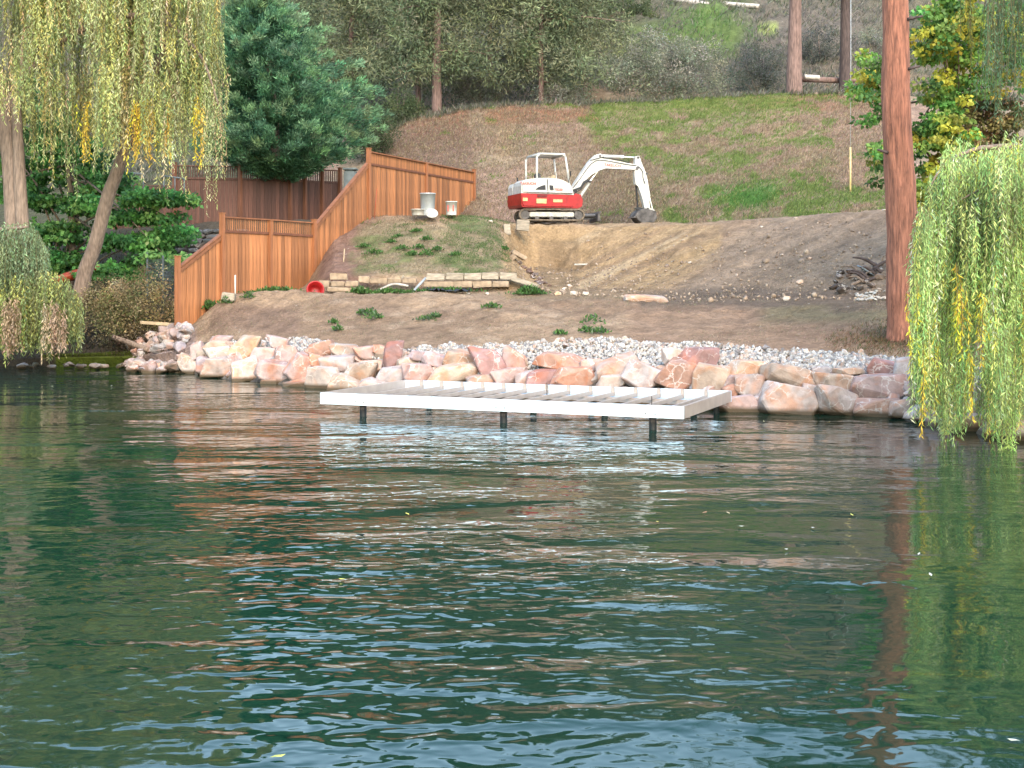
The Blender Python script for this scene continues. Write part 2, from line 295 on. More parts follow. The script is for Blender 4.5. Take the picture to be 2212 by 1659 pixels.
# ------------------------------------------------------------------ terrain: cross-shore profile lines (bearing, height read as y, distance)
def z_at(y, d): return CH + (HOR - y) / F * d
WL = [(-3500, 790), (-700, 790), (0, 794), (200, 794), (300, 797), (390, 806), (500, 824), (700, 842), (900, 853), (1100, 862), (1300, 873), (1600, 893), (1900, 905), (2060, 925), (2212, 955), (2900, 1050), (5700, 1300)]
def c_w(off, z):
    return [(x, None, CH * F / (y - HOR) + off, z) for x, y in WL]
def c_y(*pts): return [(x, y, d, z_at(y, d)) for x, y, d in pts]
CURVES = [
    c_w(-4, -2.5), c_w(-.35, -.35),
    c_w(.45, -.02),
    c_y((-3500, 780, 42), (-700, 780, 38), (0, 775, 37), (200, 772, 36.8), (300, 772, 36), (400, 752, 34.8), (500, 750, 33.5), (700, 763, 31.1), (900, 776, 29.2), (1100, 787, 28.4), (1300, 795, 27.3), (1600, 804, 25.6), (1900, 815, 24.6), (2212, 857, 21.5), (2900, 900, 17.6), (5700, 1000, 13)),
    c_y((-3500, 760, 43), (-700, 760, 39), (0, 752, 38), (200, 748, 37.8), (300, 745, 37), (400, 735, 35.2), (500, 728, 34.3), (700, 733, 32), (800, 745, 31.2), (900, 742, 30.6), (1100, 745, 30), (1300, 735, 29.3), (1500, 745, 27.7), (1700, 758, 26.7), (1900, 770, 25.9), (2212, 800, 22.8), (2900, 860, 18.6), (5700, 900, 14)),
    c_y((-3500, 700, 45), (-700, 700, 41), (0, 690, 40), (200, 690, 39.8), (300, 690, 39), (383, 733, 36.0), (430, 694, 36.3), (470, 658, 36.5), (505, 640, 36.7), (560, 634, 36.9), (620, 631, 36.9), (680, 628, 36.8), (720, 632, 36.6), (900, 640, 35.8), (1100, 645, 35), (1300, 650, 34.5), (1450, 660, 33.5), (1600, 665, 32.5), (1750, 660, 31.5), (1900, 665, 30), (2212, 690, 26.5), (2900, 740, 21), (5700, 800, 16)),
    c_y((-3500, 650, 47), (-700, 650, 43), (0, 650, 42), (200, 650, 41.5), (300, 665, 40.5), (383, 715, 36.9), (430, 680, 37.2), (470, 652, 37.4), (505, 636, 37.8), (560, 632, 38.4), (620, 630, 38.6), (680, 629, 38.3), (720, 629, 38), (900, 629, 38), (1100, 629, 37.6), (1200, 633, 37), (1300, 638, 37), (1500, 650, 35.8), (1700, 648, 34), (1900, 640, 32.5), (2212, 680, 28.5), (2900, 720, 23), (5700, 780, 18)),
    c_y((-3500, 600, 49), (-700, 600, 45), (0, 590, 44), (300, 600, 42.5), (383, 690, 39.0), (430, 665, 39.2), (480, 638, 39.2), (560, 629, 39.8), (640, 625, 40.7), (668, 615, 40.5), (700, 597, 38.9), (720, 594, 38.35), (900, 594, 38.35), (1110, 592, 38.2), (1150, 622, 38.0), (1300, 625, 38), (1500, 628, 37.2), (1700, 620, 35.5), (1900, 610, 33.6), (2212, 640, 29.6), (2900, 690, 25), (5700, 760, 20)),
    c_y((-3500, 560, 51), (-700, 560, 47), (0, 540, 46), (300, 530, 45), (480, 560, 43), (640, 565, 43.2), (690, 565, 41.5), (720, 545, 41.0), (797, 530, 41), (900, 528, 40.6), (1060, 532, 40.6), (1100, 545, 42), (1130, 572, 43.4), (1200, 580, 43.9), (1280, 577, 42.5), (1400, 570, 41), (1500, 565, 39.6), (1700, 556, 37.5), (1900, 545, 36), (2212, 580, 31.5), (2900, 660, 27), (5700, 740, 22)),
    c_y((-3500, 540, 53), (-700, 540, 49), (0, 520, 47), (300, 500, 46.5), (480, 480, 45.3), (640, 478, 45), (797, 467, 44.3), (900, 466, 43.2), (1040, 468, 43.2), (1100, 478, 44), (1150, 484, 44.9), (1260, 487, 45), (1400, 487, 44), (1600, 480, 42), (1750, 468, 40.5), (1900, 458, 39), (2212, 500, 34), (2900, 600, 29), (5700, 700, 25)),
    c_y((-3500, 530, 56), (-700, 530, 54), (0, 500, 54), (300, 480, 54), (600, 478, 53), (900, 478, 51), (1100, 480, 50), (1280, 484, 49.5), (1500, 484, 47.8), (1700, 470, 45.8), (1900, 455, 44.5), (2212, 480, 40), (2900, 560, 36), (5700, 640, 32)),
    c_y((-3500, 440, 62), (-700, 440, 62), (0, 420, 62), (300, 400, 62), (600, 360, 61), (830, 292, 60.5), (900, 262, 61), (1000, 240, 61.5), (1100, 233, 62), (1290, 227, 62), (1600, 211, 62), (1700, 206, 61), (1900, 205, 60), (2212, 220, 57), (2900, 300, 52), (5700, 420, 45)),
    c_y((-3500, 400, 70), (-700, 400, 69), (0, 370, 69), (300, 350, 69), (600, 320, 68), (830, 285, 67.5), (1000, 250, 68), (1290, 240, 68), (1600, 226, 68), (1900, 222, 67), (2212, 230, 65), (2900, 280, 62), (5700, 360, 58)),
    c_y((-3500, 120, 95), (0, 70, 92), (600, 30, 90), (1200, 0, 88), (1700, -20, 88), (2212, 0, 88), (5700, 60, 88)),
    c_y((-3500, -420, 140), (0, -330, 140), (700, -290, 140), (1300, -215, 140), (1700, -350, 140), (2212, -430, 140), (5700, -430, 140)),
    c_y((-3500, -440, 210), (0, -350, 210), (700, -300, 210), (1300, -225, 210), (1700, -320, 210), (2212, -470, 210), (5700, -460, 210)),
    c_y((-3500, 200, 420), (0, 200, 420), (2212, 200, 420), (5700, 200, 420)),
]
def prof(s):
    s = np.asarray(s, float)
    D = np.array([np.interp(s, [c[0] for c in cv], [c[2] for c in cv]) for cv in CURVES])
    Z = np.array([np.interp(s, [c[0] for c in cv], [c[3] for c in cv]) for cv in CURVES])
    return D, Z
def rough(X, Y, v):
    a = np.interp(v, [0, 3, 4, 5, 6, 7, 8, 9, 10, 11, 12, 13, 16], [.05, .04, .12, .34, .10, .14, .30, .20, .20, .35, .5, 1.6, 4])
    sp_ = CX + F * X / np.maximum(Y, 1)
    a = a + .42 * np.clip(1 - np.abs(sp_ - 1195) / 110, 0, 1) * np.clip(1 - np.abs(v - 8.2) / .9, 0, 1) + .10 * np.clip(1 - np.abs(sp_ - 1400) / 350, 0, 1) * np.clip(1 - np.abs(v - 8) / 1.5, 0, 1)
    return a * (fbm(X * .9, Y * .9, 5, 3) + .5 * fbm(X * 3.3, Y * 3.3, 3, 9))
def ground(X, Y):
    X = np.atleast_1d(np.asarray(X, float)); Y = np.atleast_1d(np.asarray(Y, float))
    s = CX + F * X / Y; D, Z = prof(s); z = np.full(X.shape, -2.5); v = np.zeros(X.shape)
    for i in range(len(CURVES) - 1):
        m = (Y >= D[i]) & (Y <= D[i + 1]); t = (Y - D[i]) / np.maximum(D[i + 1] - D[i], 1e-4)
        z = np.where(m, Z[i] + (Z[i + 1] - Z[i]) * t, z); v = np.where(m, i + t, v)
    return z + rough(X, Y, v)
def gz(X, Y): return float(ground(X, Y)[0])
def on_ground(px, Y, dz=0):
    X = (px - CX) / F * Y; return Vector((X, Y, gz(X, Y) + dz))

svals = np.concatenate([np.linspace(-3500, -300, 60), np.arange(-260, 2480, 4.5), np.linspace(2520, 5700, 60)])
D, Z = prof(svals)
segs = [2, 4, 8, 12, 40, 14, 14, 46, 36, 22, 70, 14, 40, 24, 10, 8]
rows_d, rows_z, rows_v = [], [], []
for i, n_ in enumerate(segs):
    for k in range(n_):
        t = k / n_
        rows_d.append(D[i] * (1 - t) + D[i + 1] * t); rows_z.append(Z[i] * (1 - t) + Z[i + 1] * t); rows_v.append(i + t)
rows_d.append(D[-1]); rows_z.append(Z[-1]); rows_v.append(len(segs))
GD = np.array(rows_d); GZ = np.array(rows_z); GV = np.array(rows_v)[:, None] * np.ones((1, len(svals)))
GS = np.ones((len(GD), 1)) * svals[None, :]
GX = (GS - CX) / F * GD; GZn = GZ + rough(GX, GD, GV)
GPY = HOR - (GZn - CH) * F / GD                       # only used to lay out where soils and turf lie
def zone(px0, px1, py0, py1, soft=14, wob=18, sd=5):
    nx = fbm(GX * .8, GD * .8, 4, sd) * wob * 2; ny = fbm(GX * .8, GD * .8, 4, sd + 30) * wob * 2
    x = GS + nx; y = GPY + ny
    def sm(a): return np.clip(a / soft + .5, 0, 1)
    return sm(x - px0) * sm(px1 - x) * sm(y - py0) * sm(py1 - y)
C = np.zeros(GX.shape + (3,))
def paint(mask, c, k=1.0):
    global C
    mask = (mask * k)[..., None]; C = C * (1 - mask) + np.array(c) * mask
tan, pink, gold, gry = (.42, .29, .19), (.34, .21, .145), (.46, .31, .17), (.265, .205, .155)
C[:] = tan
lo = fbm(GX * .45, GD * .45, 4, 41)
paint(np.clip(lo * 6 + .3, 0, 1), (.30, .20, .135), .7)
lo2 = fbm(GX * 1.7, GD * 1.7, 4, 43); paint(np.clip(lo2 * 7 - .6, 0, 1), (.50, .37, .26), .6); paint(np.clip(-lo2 * 7 - .8, 0, 1), (.22, .145, .10), .6)
paint((GV < 3.6) * 1.0, (.20, .17, .145))                                        # behind the boulders
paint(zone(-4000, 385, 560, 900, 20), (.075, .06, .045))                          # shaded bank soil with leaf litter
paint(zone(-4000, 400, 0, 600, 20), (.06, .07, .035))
paint(zone(120, 300, 768, 800, 6, 6), (.10, .13, .02))                            # mossy edge
paint(zone(300, 420, 700, 790, 10, 6), (.33, .24, .21))
paint(zone(690, 800, 460, 610, 14), (.25, .145, .115), .8)
paint(zone(450, 640, 660, 725, 20), (.26, .17, .125), .8)
paint(zone(1350, 1960, 660, 760, 30), (.35, .22, .15), .6)
paint(zone(1640, 1960, 640, 700, 30), (.19, .18, .10), .6)
paint(zone(780, 1080, 480, 590, 20, 20), (.31, .245, .150), .9)
g = np.clip(fbm(GX * 2.2, GD * 2.2, 4, 61) * 5 + .45, 0, 1)
paint(zone(960, 1105, 465, 592, 16, 20) * g, (.155, .185, .075), .9)
paint(zone(760, 960, 500, 590, 20, 16) * np.clip(g - .35, 0, 1), (.13, .18, .06))
paint(zone(1090, 1560, 484, 645, 12, 10), gold)
q_ = GS + 2.07 * GPY; st = np.clip(fbm(q_ * .035, GPY * .006, 4, 71) * 6 + .4, 0, 1); st2 = np.clip(fbm(q_ * .05 + 9, GPY * .007, 3, 77) * 7 - .5, 0, 1)
paint(zone(1230, 1700, 486, 640, 40, 20) * st, (.33, .22, .135), .8); paint(zone(1230, 1700, 486, 640, 40, 20) * st2, (.56, .41, .25), .8)
dg = np.clip((GS + (GPY - 480) * 1.15 - 1600) / 60, 0, 1)
paint(zone(1380, 1990, 440, 660, 20, 14) * dg, (.39, .28, .195)); paint(zone(1380, 1990, 440, 660, 20, 14) * dg * st, (.28, .20, .14), .6)
paint(zone(1380, 1960, 630, 668, 10, 14), (.17, .125, .095), .8)
paint(zone(1100, 1960, 622, 650, 8, 10), (.20, .15, .115), .5)
paint(zone(1165, 1250, 520, 620, 8, 6), (.30, .205, .12), .8)
bank = np.clip((GV - 9.75) * 4, 0, 1) * np.clip((12.2 - GV) * 3, 0, 1)
bcol = np.where(np.clip(fbm(GX * .5, GD * .5, 4, 81) * 5 + .5, 0, 1)[..., None] > .5, np.array((0.375, 0.256, 0.188)), np.array((0.338, 0.256, 0.175)))
C = C * (1 - bank[..., None]) + bcol * bank[..., None]
def bz(*a, **k): return zone(*a, **k) * bank
paint(bz(870, 1010, 236, 300, 20), (.30, .15, .10)); paint(bz(1050, 1290, 228, 262, 10), (.33, .155, .09), .8)
paint(bz(1620, 1960, 200, 240, 10), (.33, .185, .12), .8)
gg = np.clip(fbm(GX * 1.3, GD * 1.3, 4, 91) * 5 + .5, 0, 1)
paint(bz(1285, 1720, 205, 243, 30, 34, 8) * np.clip(gg + .35, 0, 1), (.20, .235, .06)); paint(bz(1280, 1560, 235, 330, 30, 30) * gg, (.20, .225, .075))
paint(bz(1420, 1800, 330, 490, 40, 40) * gg, (.14, .20, .05)); paint(bz(1290, 1900, 400, 490, 30, 30) * gg, (.125, .16, .05), .9)
paint(bz(1545, 1680, 385, 455, 50, 40), (.08, .21, .045), .8)
paint(bz(1240, 1420, 330, 490, 40), (.20, .155, .10), .6)
paint(bz(1640, 1730, 240, 310, 20, 14), (.42, .30, .19), .7)
paint(bz(830, 1030, 280, 470, 30), (.20, .13, .10), .8)
paint(bz(1075, 1110, 270, 340, 10, 10), (.44, .32, .19), .7)
far = np.clip((GV - 12) * 3, 0, 1)
fc = np.array((.135, .125, .085)) + (fbm(GX * .35, GD * .35, 4, 101)[..., None] * np.array((.16, .12, .10)))
C = C * (1 - far[..., None]) + fc * far[..., None]
paint(zone(1450, 1630, 10, 105, 40, 50) * far, (.13, .21, .06), .8); paint(zone(1330, 1600, 50, 130, 30, 30) * far, (.14, .19, .06), .8)
paint(zone(1600, 1900, 0, 190, 60, 40) * far, (.20, .165, .14), .7)
paint(zone(1640, 1680, 50, 75, 8, 4) * far, (.3, .34, .12))
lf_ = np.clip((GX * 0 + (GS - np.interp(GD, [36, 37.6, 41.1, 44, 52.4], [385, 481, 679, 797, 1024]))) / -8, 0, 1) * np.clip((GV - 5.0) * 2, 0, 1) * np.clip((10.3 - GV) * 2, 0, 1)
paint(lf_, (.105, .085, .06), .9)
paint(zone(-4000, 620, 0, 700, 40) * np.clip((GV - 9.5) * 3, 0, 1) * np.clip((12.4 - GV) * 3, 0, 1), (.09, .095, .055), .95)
C = np.clip(C, .01, .6)
V = np.stack([GX, GD, GZn], -1).reshape(-1, 3)
nr, nc = GX.shape
ii = (np.arange(nr - 1)[:, None] * nc + np.arange(nc - 1)[None, :]).ravel()
faces = np.stack([ii, ii + 1, ii + nc + 1, ii + nc], -1)
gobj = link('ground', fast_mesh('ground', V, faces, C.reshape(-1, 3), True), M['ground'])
tag(gobj, kind='structure')
wv = [(-1200, -900, 0), (1200, -900, 0), (1200, 60, 0), (-1200, 60, 0)]
water = link('water', fast_mesh('water', wv, [(0, 1, 2, 3)]), M['water']); tag(water, kind='structure')

# ------------------------------------------------------------------ foliage builders
def unit(a): return a / np.maximum(np.linalg.norm(a, axis=-1, keepdims=True), 1e-9)
def leaf_cards(pos, dr, L, W, col, bend=0.0):
    """one small four-cornered leaf per position"""
    pos = np.asarray(pos); n_ = len(pos); dr = unit(dr)
    side = unit(np.cross(dr, unit(rng.normal(size=(n_, 3)) + 1e-3)))
    L = np.broadcast_to(L, (n_,))[:, None]; W = np.broadcast_to(W, (n_,))[:, None]
    a = pos; b_ = pos + dr * L * .45 + side * W * .5; c = pos + dr * L; d = pos + dr * L * .45 - side * W * .5
    v = np.stack([a, b_, c, d], 1).reshape(-1, 3)
    f = np.arange(n_ * 4).reshape(-1, 4)
    return v, f, np.repeat(np.asarray(col), 4, 0)
def join(parts):
    vs, fs, cs, o = [], [], [], 0
    for v, f, c in parts:
        vs.append(v); fs.append(f + o); cs.append(c); o += len(v)
    return np.concatenate(vs), np.concatenate(fs), np.concatenate(cs)
def pick(pal, n_, wts=None, jit=.18):
    pal = np.array(pal, float); i = rng.choice(len(pal), n_, p=None if wts is None else np.array(wts) / sum(wts))
    return np.clip(pal[i] * (1 + rng.normal(0, jit, (n_, 1))) * (1 + rng.normal(0, .06, (n_, 3))), .005, .95)
def clumps(centers, radii, per, L, W, pal, wts=None, droop=0., out=.6, flat=1., jit=.2, dirv=None):
    """leaves gathered into clumps (shell-weighted), each clump with a tone of its own"""
    centers = np.asarray(centers, float); k = len(centers); radii = np.broadcast_to(radii, (k,))
    tone = 1 + rng.normal(0, .2, (k, 1))
    base = pick(pal, k, wts, .12)
    idx = np.repeat(np.arange(k), per)
    u = unit(rng.normal(size=(len(idx), 3))); r = rng.random((len(idx), 1)) ** .45
    off = u * r * radii[idx][:, None] * np.array([1, 1, flat])
    pos = centers[idx] + off
    dr = unit(u * out + rng.normal(size=u.shape) * .6 + np.array([0, 0, -droop]) + (0 if dirv is None else np.asarray(dirv)))
    col = base[idx] * tone[idx] * (1 + rng.normal(0, jit, (len(idx), 1)))
    return leaf_cards(pos, dr, L * rng.uniform(.6, 1.2, len(idx)), W, np.clip(col, .004, .7))
def tube(pts, rad, seg=10, rough_=.0, sd=0, col=None):
    """tapered tube along a polyline; returns verts, faces"""
    pts = np.asarray(pts, float); k = len(pts); rad = np.broadcast_to(rad, (k,))
    t = np.gradient(pts, axis=0); t = unit(t)
    ref = np.array([0, 1.0, 0]) if abs(t[0][1]) < .8 else np.array([1.0, 0, 0])
    v = []
    ang = np.linspace(0, 2 * PI, seg, endpoint=False)
    for i in range(k):
        a = unit(np.cross(t[i], ref)); b_ = np.cross(t[i], a)
        rr = rad[i] * (1 + rough_ * (np.array([fbm(np.cos(q) * 2.3 + sd, np.sin(q) * 2.3 + i * .35 + sd, 3, sd) for q in ang]) * 2)) if rough_ else rad[i]
        v.append(pts[i] + np.outer(np.cos(ang) * rr, a) + np.outer(np.sin(ang) * rr, b_))
    v = np.concatenate(v); f = []
    for i in range(k - 1):
        for j in range(seg):
            j2 = (j + 1) % seg; f.append((i * seg + j, i * seg + j2, (i + 1) * seg + j2, (i + 1) * seg + j))
    nv = len(v); v = np.concatenate([v, pts[:1], pts[-1:]])
    for j in range(seg):
        j2 = (j + 1) % seg; f.append((nv, j2, j, j)) if False else None
    c0 = [(nv, (j + 1) % seg, j) for j in range(seg)]; c1 = [(nv + 1, (k - 1) * seg + j, (k - 1) * seg + (j + 1) % seg) for j in range(seg)]
    return v, [q for q in f if q], c0 + c1
def tube_obj(name, pts, rad, mat, parent=None, seg=10, rough_=0, sd=0, extra=None, smooth=True):
    allp = [(pts, rad)] + (extra or [])
    V_, F_ = [], []
    for p_, r_ in allp:
        v, f, c = tube(p_, r_, seg, rough_, sd); o = sum(len(x) for x in V_)
        V_.append(v); F_ += [tuple(i + o for i in q) for q in f + c]
    me = bpy.data.meshes.new(name); me.from_pydata([tuple(x) for x in np.concatenate(V_)], [], F_)
    if smooth: me.polygons.foreach_set('use_smooth', [True] * len(me.polygons))
    me.update(); return link(name, me, mat, parent)
def curve_pts(pts, n_=16, wob=0., sd=1):
    pts = np.asarray(pts, float); t = np.linspace(0, len(pts) - 1, len(pts)); u = np.linspace(0, len(pts) - 1, n_)
    out = np.stack([np.interp(u, t, pts[:, i]) for i in range(3)], 1)
    for _ in range(2): out[1:-1] = (out[:-2] + out[1:-1] * 2 + out[2:]) / 4
    if wob:
        for i in range(3): out[1:-1, i] += wob * 2 * fbm(u[1:-1] * 1.3, np.full(n_ - 2, sd * 3.7 + i), 3, sd)
    return out
def obj_cards(name, parts, mat, parent):
    v, f, c = join(parts); return link(name, fast_mesh(name, v, f, c), mat, parent)
def strands(org, length, spacing, L, W, pal, wts=None, sway=.12, outdir=None, stem_col=(.16, .14, .06), stem_r=.004, zmin=.05, droop_in=.35, patch=1.0):
    """hanging willow withes: a thin stem with narrow leaves down both sides"""
    P_, DR, C_ = [], [], []; stems = []
    k = len(org); tone = pick(pal, k, wts, .15)
    for i in range(k):
        o = np.array(org[i]); ln = length[i]; n_ = max(4, int(ln / spacing))
        t = np.linspace(0, 1, n_)
        ph, ax = rng.random() * 6.28, rng.normal(0, sway, 2)
        od = outdir[i] if outdir is not None else rng.normal(0, .3, 2)
        arch = (1 - np.exp(-t * 3.5)) * droop_in
        x = o[0] + od[0] * arch * ln * .4 + ax[0] * np.sin(t * 3 + ph) * ln * .25
        y = o[1] + od[1] * arch * ln * .4 + ax[1] * np.sin(t * 3 + ph * 2) * ln * .25
        z = o[2] - t * ln + .12 * ln * np.clip(.25 - t, 0, 1) * 0
        z = np.maximum(z, zmin + rng.random() * .06)
        p = np.stack([x, y, z], 1)
        q = p[:: max(1, n_ // 7)]
        for a in range(len(q) - 1): stems.append((q[a], q[a + 1]))
        P_.append(p)
        d = rng.normal(0, .55, (n_, 3)); d[:, 2] = -rng.uniform(.5, 1.3, n_)
        DR.append(d)
        dens = 1 + rng.normal(0, .16, (n_, 1))
        C_.append(np.clip(tone[i] * dens, .01, .95))
    P_ = np.concatenate(P_); DR = np.concatenate(DR); C_ = np.concatenate(C_)
    pt = 1 + 1.0 * patch * fbm(P_[:, 0] * 1.6 + P_[:, 1] * .7, P_[:, 2] * 1.1, 3, 5)[:, None]
    C_ = np.clip(C_ * pt, .01, .95)
    keep = rng.random(len(P_)) < .93
    parts = [leaf_cards(P_[keep], DR[keep], L * rng.uniform(.65, 1.25, keep.sum()), W, C_[keep])]
    a = np.array([s_[0] for s_ in stems]); b_ = np.array([s_[1] for s_ in stems])
    sd = np.array([[stem_r, 0, 0]]); v = np.stack([a - sd, a + sd, b_ + sd, b_ - sd], 1).reshape(-1, 3)
    parts.append((v, np.arange(len(v)).reshape(-1, 4), np.tile(np.array(stem_col), (len(v), 1))))
    return parts

# ------------------------------------------------------------------ small solid builders
def bm_box(bm, c, s, rot=None, bev=0):
    m = Matrix.Translation(Vector(c)) @ (rot.to_4x4() if rot else Matrix.Identity(4)) @ Matrix.Diagonal((s[0], s[1], s[2], 1))
    r = bmesh.ops.create_cube(bm, size=1, matrix=m)
    if bev:
        es = list({e for v in r['verts'] for e in v.link_edges})
        bmesh.ops.bevel(bm, geom=es, offset=bev, segments=2, affect='EDGES')
def bm_cyl(bm, a, b_, r, r2=None, seg=14):
    a = Vector(a); b_ = Vector(b_); d = b_ - a
    m = Matrix.Translation((a + b_) / 2) @ d.to_track_quat('Z', 'Y').to_matrix().to_4x4()
    bmesh.ops.create_cone(bm, cap_ends=True, segments=seg, radius1=r, radius2=r if r2 is None else r2, depth=d.length, matrix=m)
def bm_prism(bm, poly, y0, y1, bev=0):
    a = [bm.verts.new((x, y0, z)) for x, z in poly]; b_ = [bm.verts.new((x, y1, z)) for x, z in poly]
    n_ = len(poly); fs = [bm.faces.new(a), bm.faces.new(b_[::-1])]
    for i in range(n_): fs.append(bm.faces.new((a[(i + 1) % n_], a[i], b_[i], b_[(i + 1) % n_])))
    if bev:
        es = list({e for f in fs[:2] for e in f.edges}); bmesh.ops.bevel(bm, geom=es, offset=bev, segments=2, affect='EDGES')
def bm_obj(name, bm, mat, parent=None, loc=None, smooth=False):
    bmesh.ops.recalc_face_normals(bm, faces=bm.faces[:])
    me = bpy.data.meshes.new(name); bm.to_mesh(me); bm.free()
    if smooth: me.polygons.foreach_set('use_smooth', [True] * len(me.polygons))
    return link(name, me, mat, parent, loc)
def box_obj(name, c, s, mat, parent=None, rot=None, bev=0, loc=None):
    bm = bmesh.new(); bm_box(bm, c, s, rot, bev); return bm_obj(name, bm, mat, parent, loc)

# ------------------------------------------------------------------ boulder revetment
def rock_mesh(w_, d_, h_, npt=22, sub=1, sd=0, sq=3.2):
    rr = random.Random(sd); bm = bmesh.new()
    for i in range(npt):
        v = Vector((rr.gauss(0, 1), rr.gauss(0, 1), rr.gauss(0, 1))).normalized()
        k = (abs(v.x) ** sq + abs(v.y) ** sq + abs(v.z) ** sq) ** (-1 / sq) * rr.uniform(.88, 1.04)
        bm.verts.new((v.x * k * w_ / 2, v.y * k * d_ / 2, v.z * k * h_ / 2))
    bmesh.ops.convex_hull(bm, input=bm.verts[:])
    for v in [v for v in bm.verts if not v.link_faces]: bm.verts.remove(v)
    m = min(w_, h_, d_)
    if sub:
        bmesh.ops.bevel(bm, geom=bm.edges[:], offset=m * .055, segments=1, affect='EDGES')
        bmesh.ops.triangulate(bm, faces=bm.faces[:])
        bmesh.ops.subdivide_edges(bm, edges=[e for e in bm.edges if e.calc_length() > m * .35], cuts=1)
        bmesh.ops.triangulate(bm, faces=bm.faces[:])
        for v in bm.verts:
            q = v.co * (2.2 / max(m, .1)); n_ = float(fbm(q.x + sd, q.y + q.z * 1.3, 3, sd % 97))
            v.co += v.co.normalized() * n_ * m * .17
    me = bpy.data.meshes.new('rock'); bmesh.ops.recalc_face_normals(bm, faces=bm.faces[:]); bm.to_mesh(me); bm.free()
    return me
def boulder(w_, d_, h_, sd):
    rr = random.Random(sd); bm = bmesh.new()
    for sx_ in (-1, 1):
        for sy_ in (-1, 1):
            for sz_ in (-1, 1):
                cut = rr.random() < .85
                for q in range(3 if cut else 1):
                    k = [rr.uniform(.62, 1.02) for _ in range(3)]
                    if cut: k[q] *= rr.uniform(.2, .65)
                    bm.verts.new((sx_ * k[0] * w_ / 2, sy_ * k[1] * d_ / 2, sz_ * k[2] * h_ / 2))
    sh1, sh2, tp = rr.uniform(-.45, .45), rr.uniform(-.3, .3), rr.uniform(-.35, .15)
    for v in bm.verts:
        t = v.co.z / h_; v.co.x = v.co.x * (1 + tp * t * 2) + sh1 * v.co.z; v.co.z += sh2 * v.co.x * h_ / w_
    bmesh.ops.convex_hull(bm, input=bm.verts[:])
    for v in [v for v in bm.verts if not v.link_faces]: bm.verts.remove(v)
    m = min(w_, h_, d_)
    bmesh.ops.dissolve_limit(bm, angle_limit=.2, verts=bm.verts[:], edges=bm.edges[:])
    bmesh.ops.bevel(bm, geom=bm.edges[:], offset=m * .04, segments=1, affect='EDGES')
    bmesh.ops.triangulate(bm, faces=bm.faces[:])
    for _ in range(2):
        bmesh.ops.subdivide_edges(bm, edges=[e for e in bm.edges if e.calc_length() > m * .28], cuts=1); bmesh.ops.triangulate(bm, faces=bm.faces[:])
    co = np.array([v.co[:] for v in bm.verts]); q = co * (1.9 / m)
    n_ = fbm(q[:, 0] + sd, q[:, 1] + q[:, 2] * 1.3, 4, sd % 97) + .6 * fbm(q[:, 0] * .9 + q[:, 2], q[:, 2] * 1.5 + q[:, 1], 3, sd % 89)
    for v, a in zip(bm.verts, n_): v.co += v.co.normalized() * float(a) * m * .10
    me = bpy.data.meshes.new('rock'); bmesh.ops.recalc_face_normals(bm, faces=bm.faces[:]); bm.to_mesh(me); bm.free()
    return me
PINK, CREAM, TANR, RUST, REDD, GREYR, BEIGE, LILAC = (.44, .335, .30), (.46, .40, .34), (.43, .35, .27), (.45, .285, .21), (.33, .205, .185), (.38, .355, .34), (.45, .385, .335), (.42, .355, .355)
c3 = lambda x, y, w_, h_, c: (368.7 + x * .2604, 679.7 + y * .2604, w_ * .2604, h_ * .2604, c)
c4 = lambda x, y, w_, h_, c: (1440 + x * .2604, 679.7 + y * .2604, w_ * .2604, h_ * .2604, c)
c2 = lambda x, y, w_, h_, c: (679.7 + x * .4115, 714.3 + y * .4115, w_ * .4115, h_ * .4115, c)
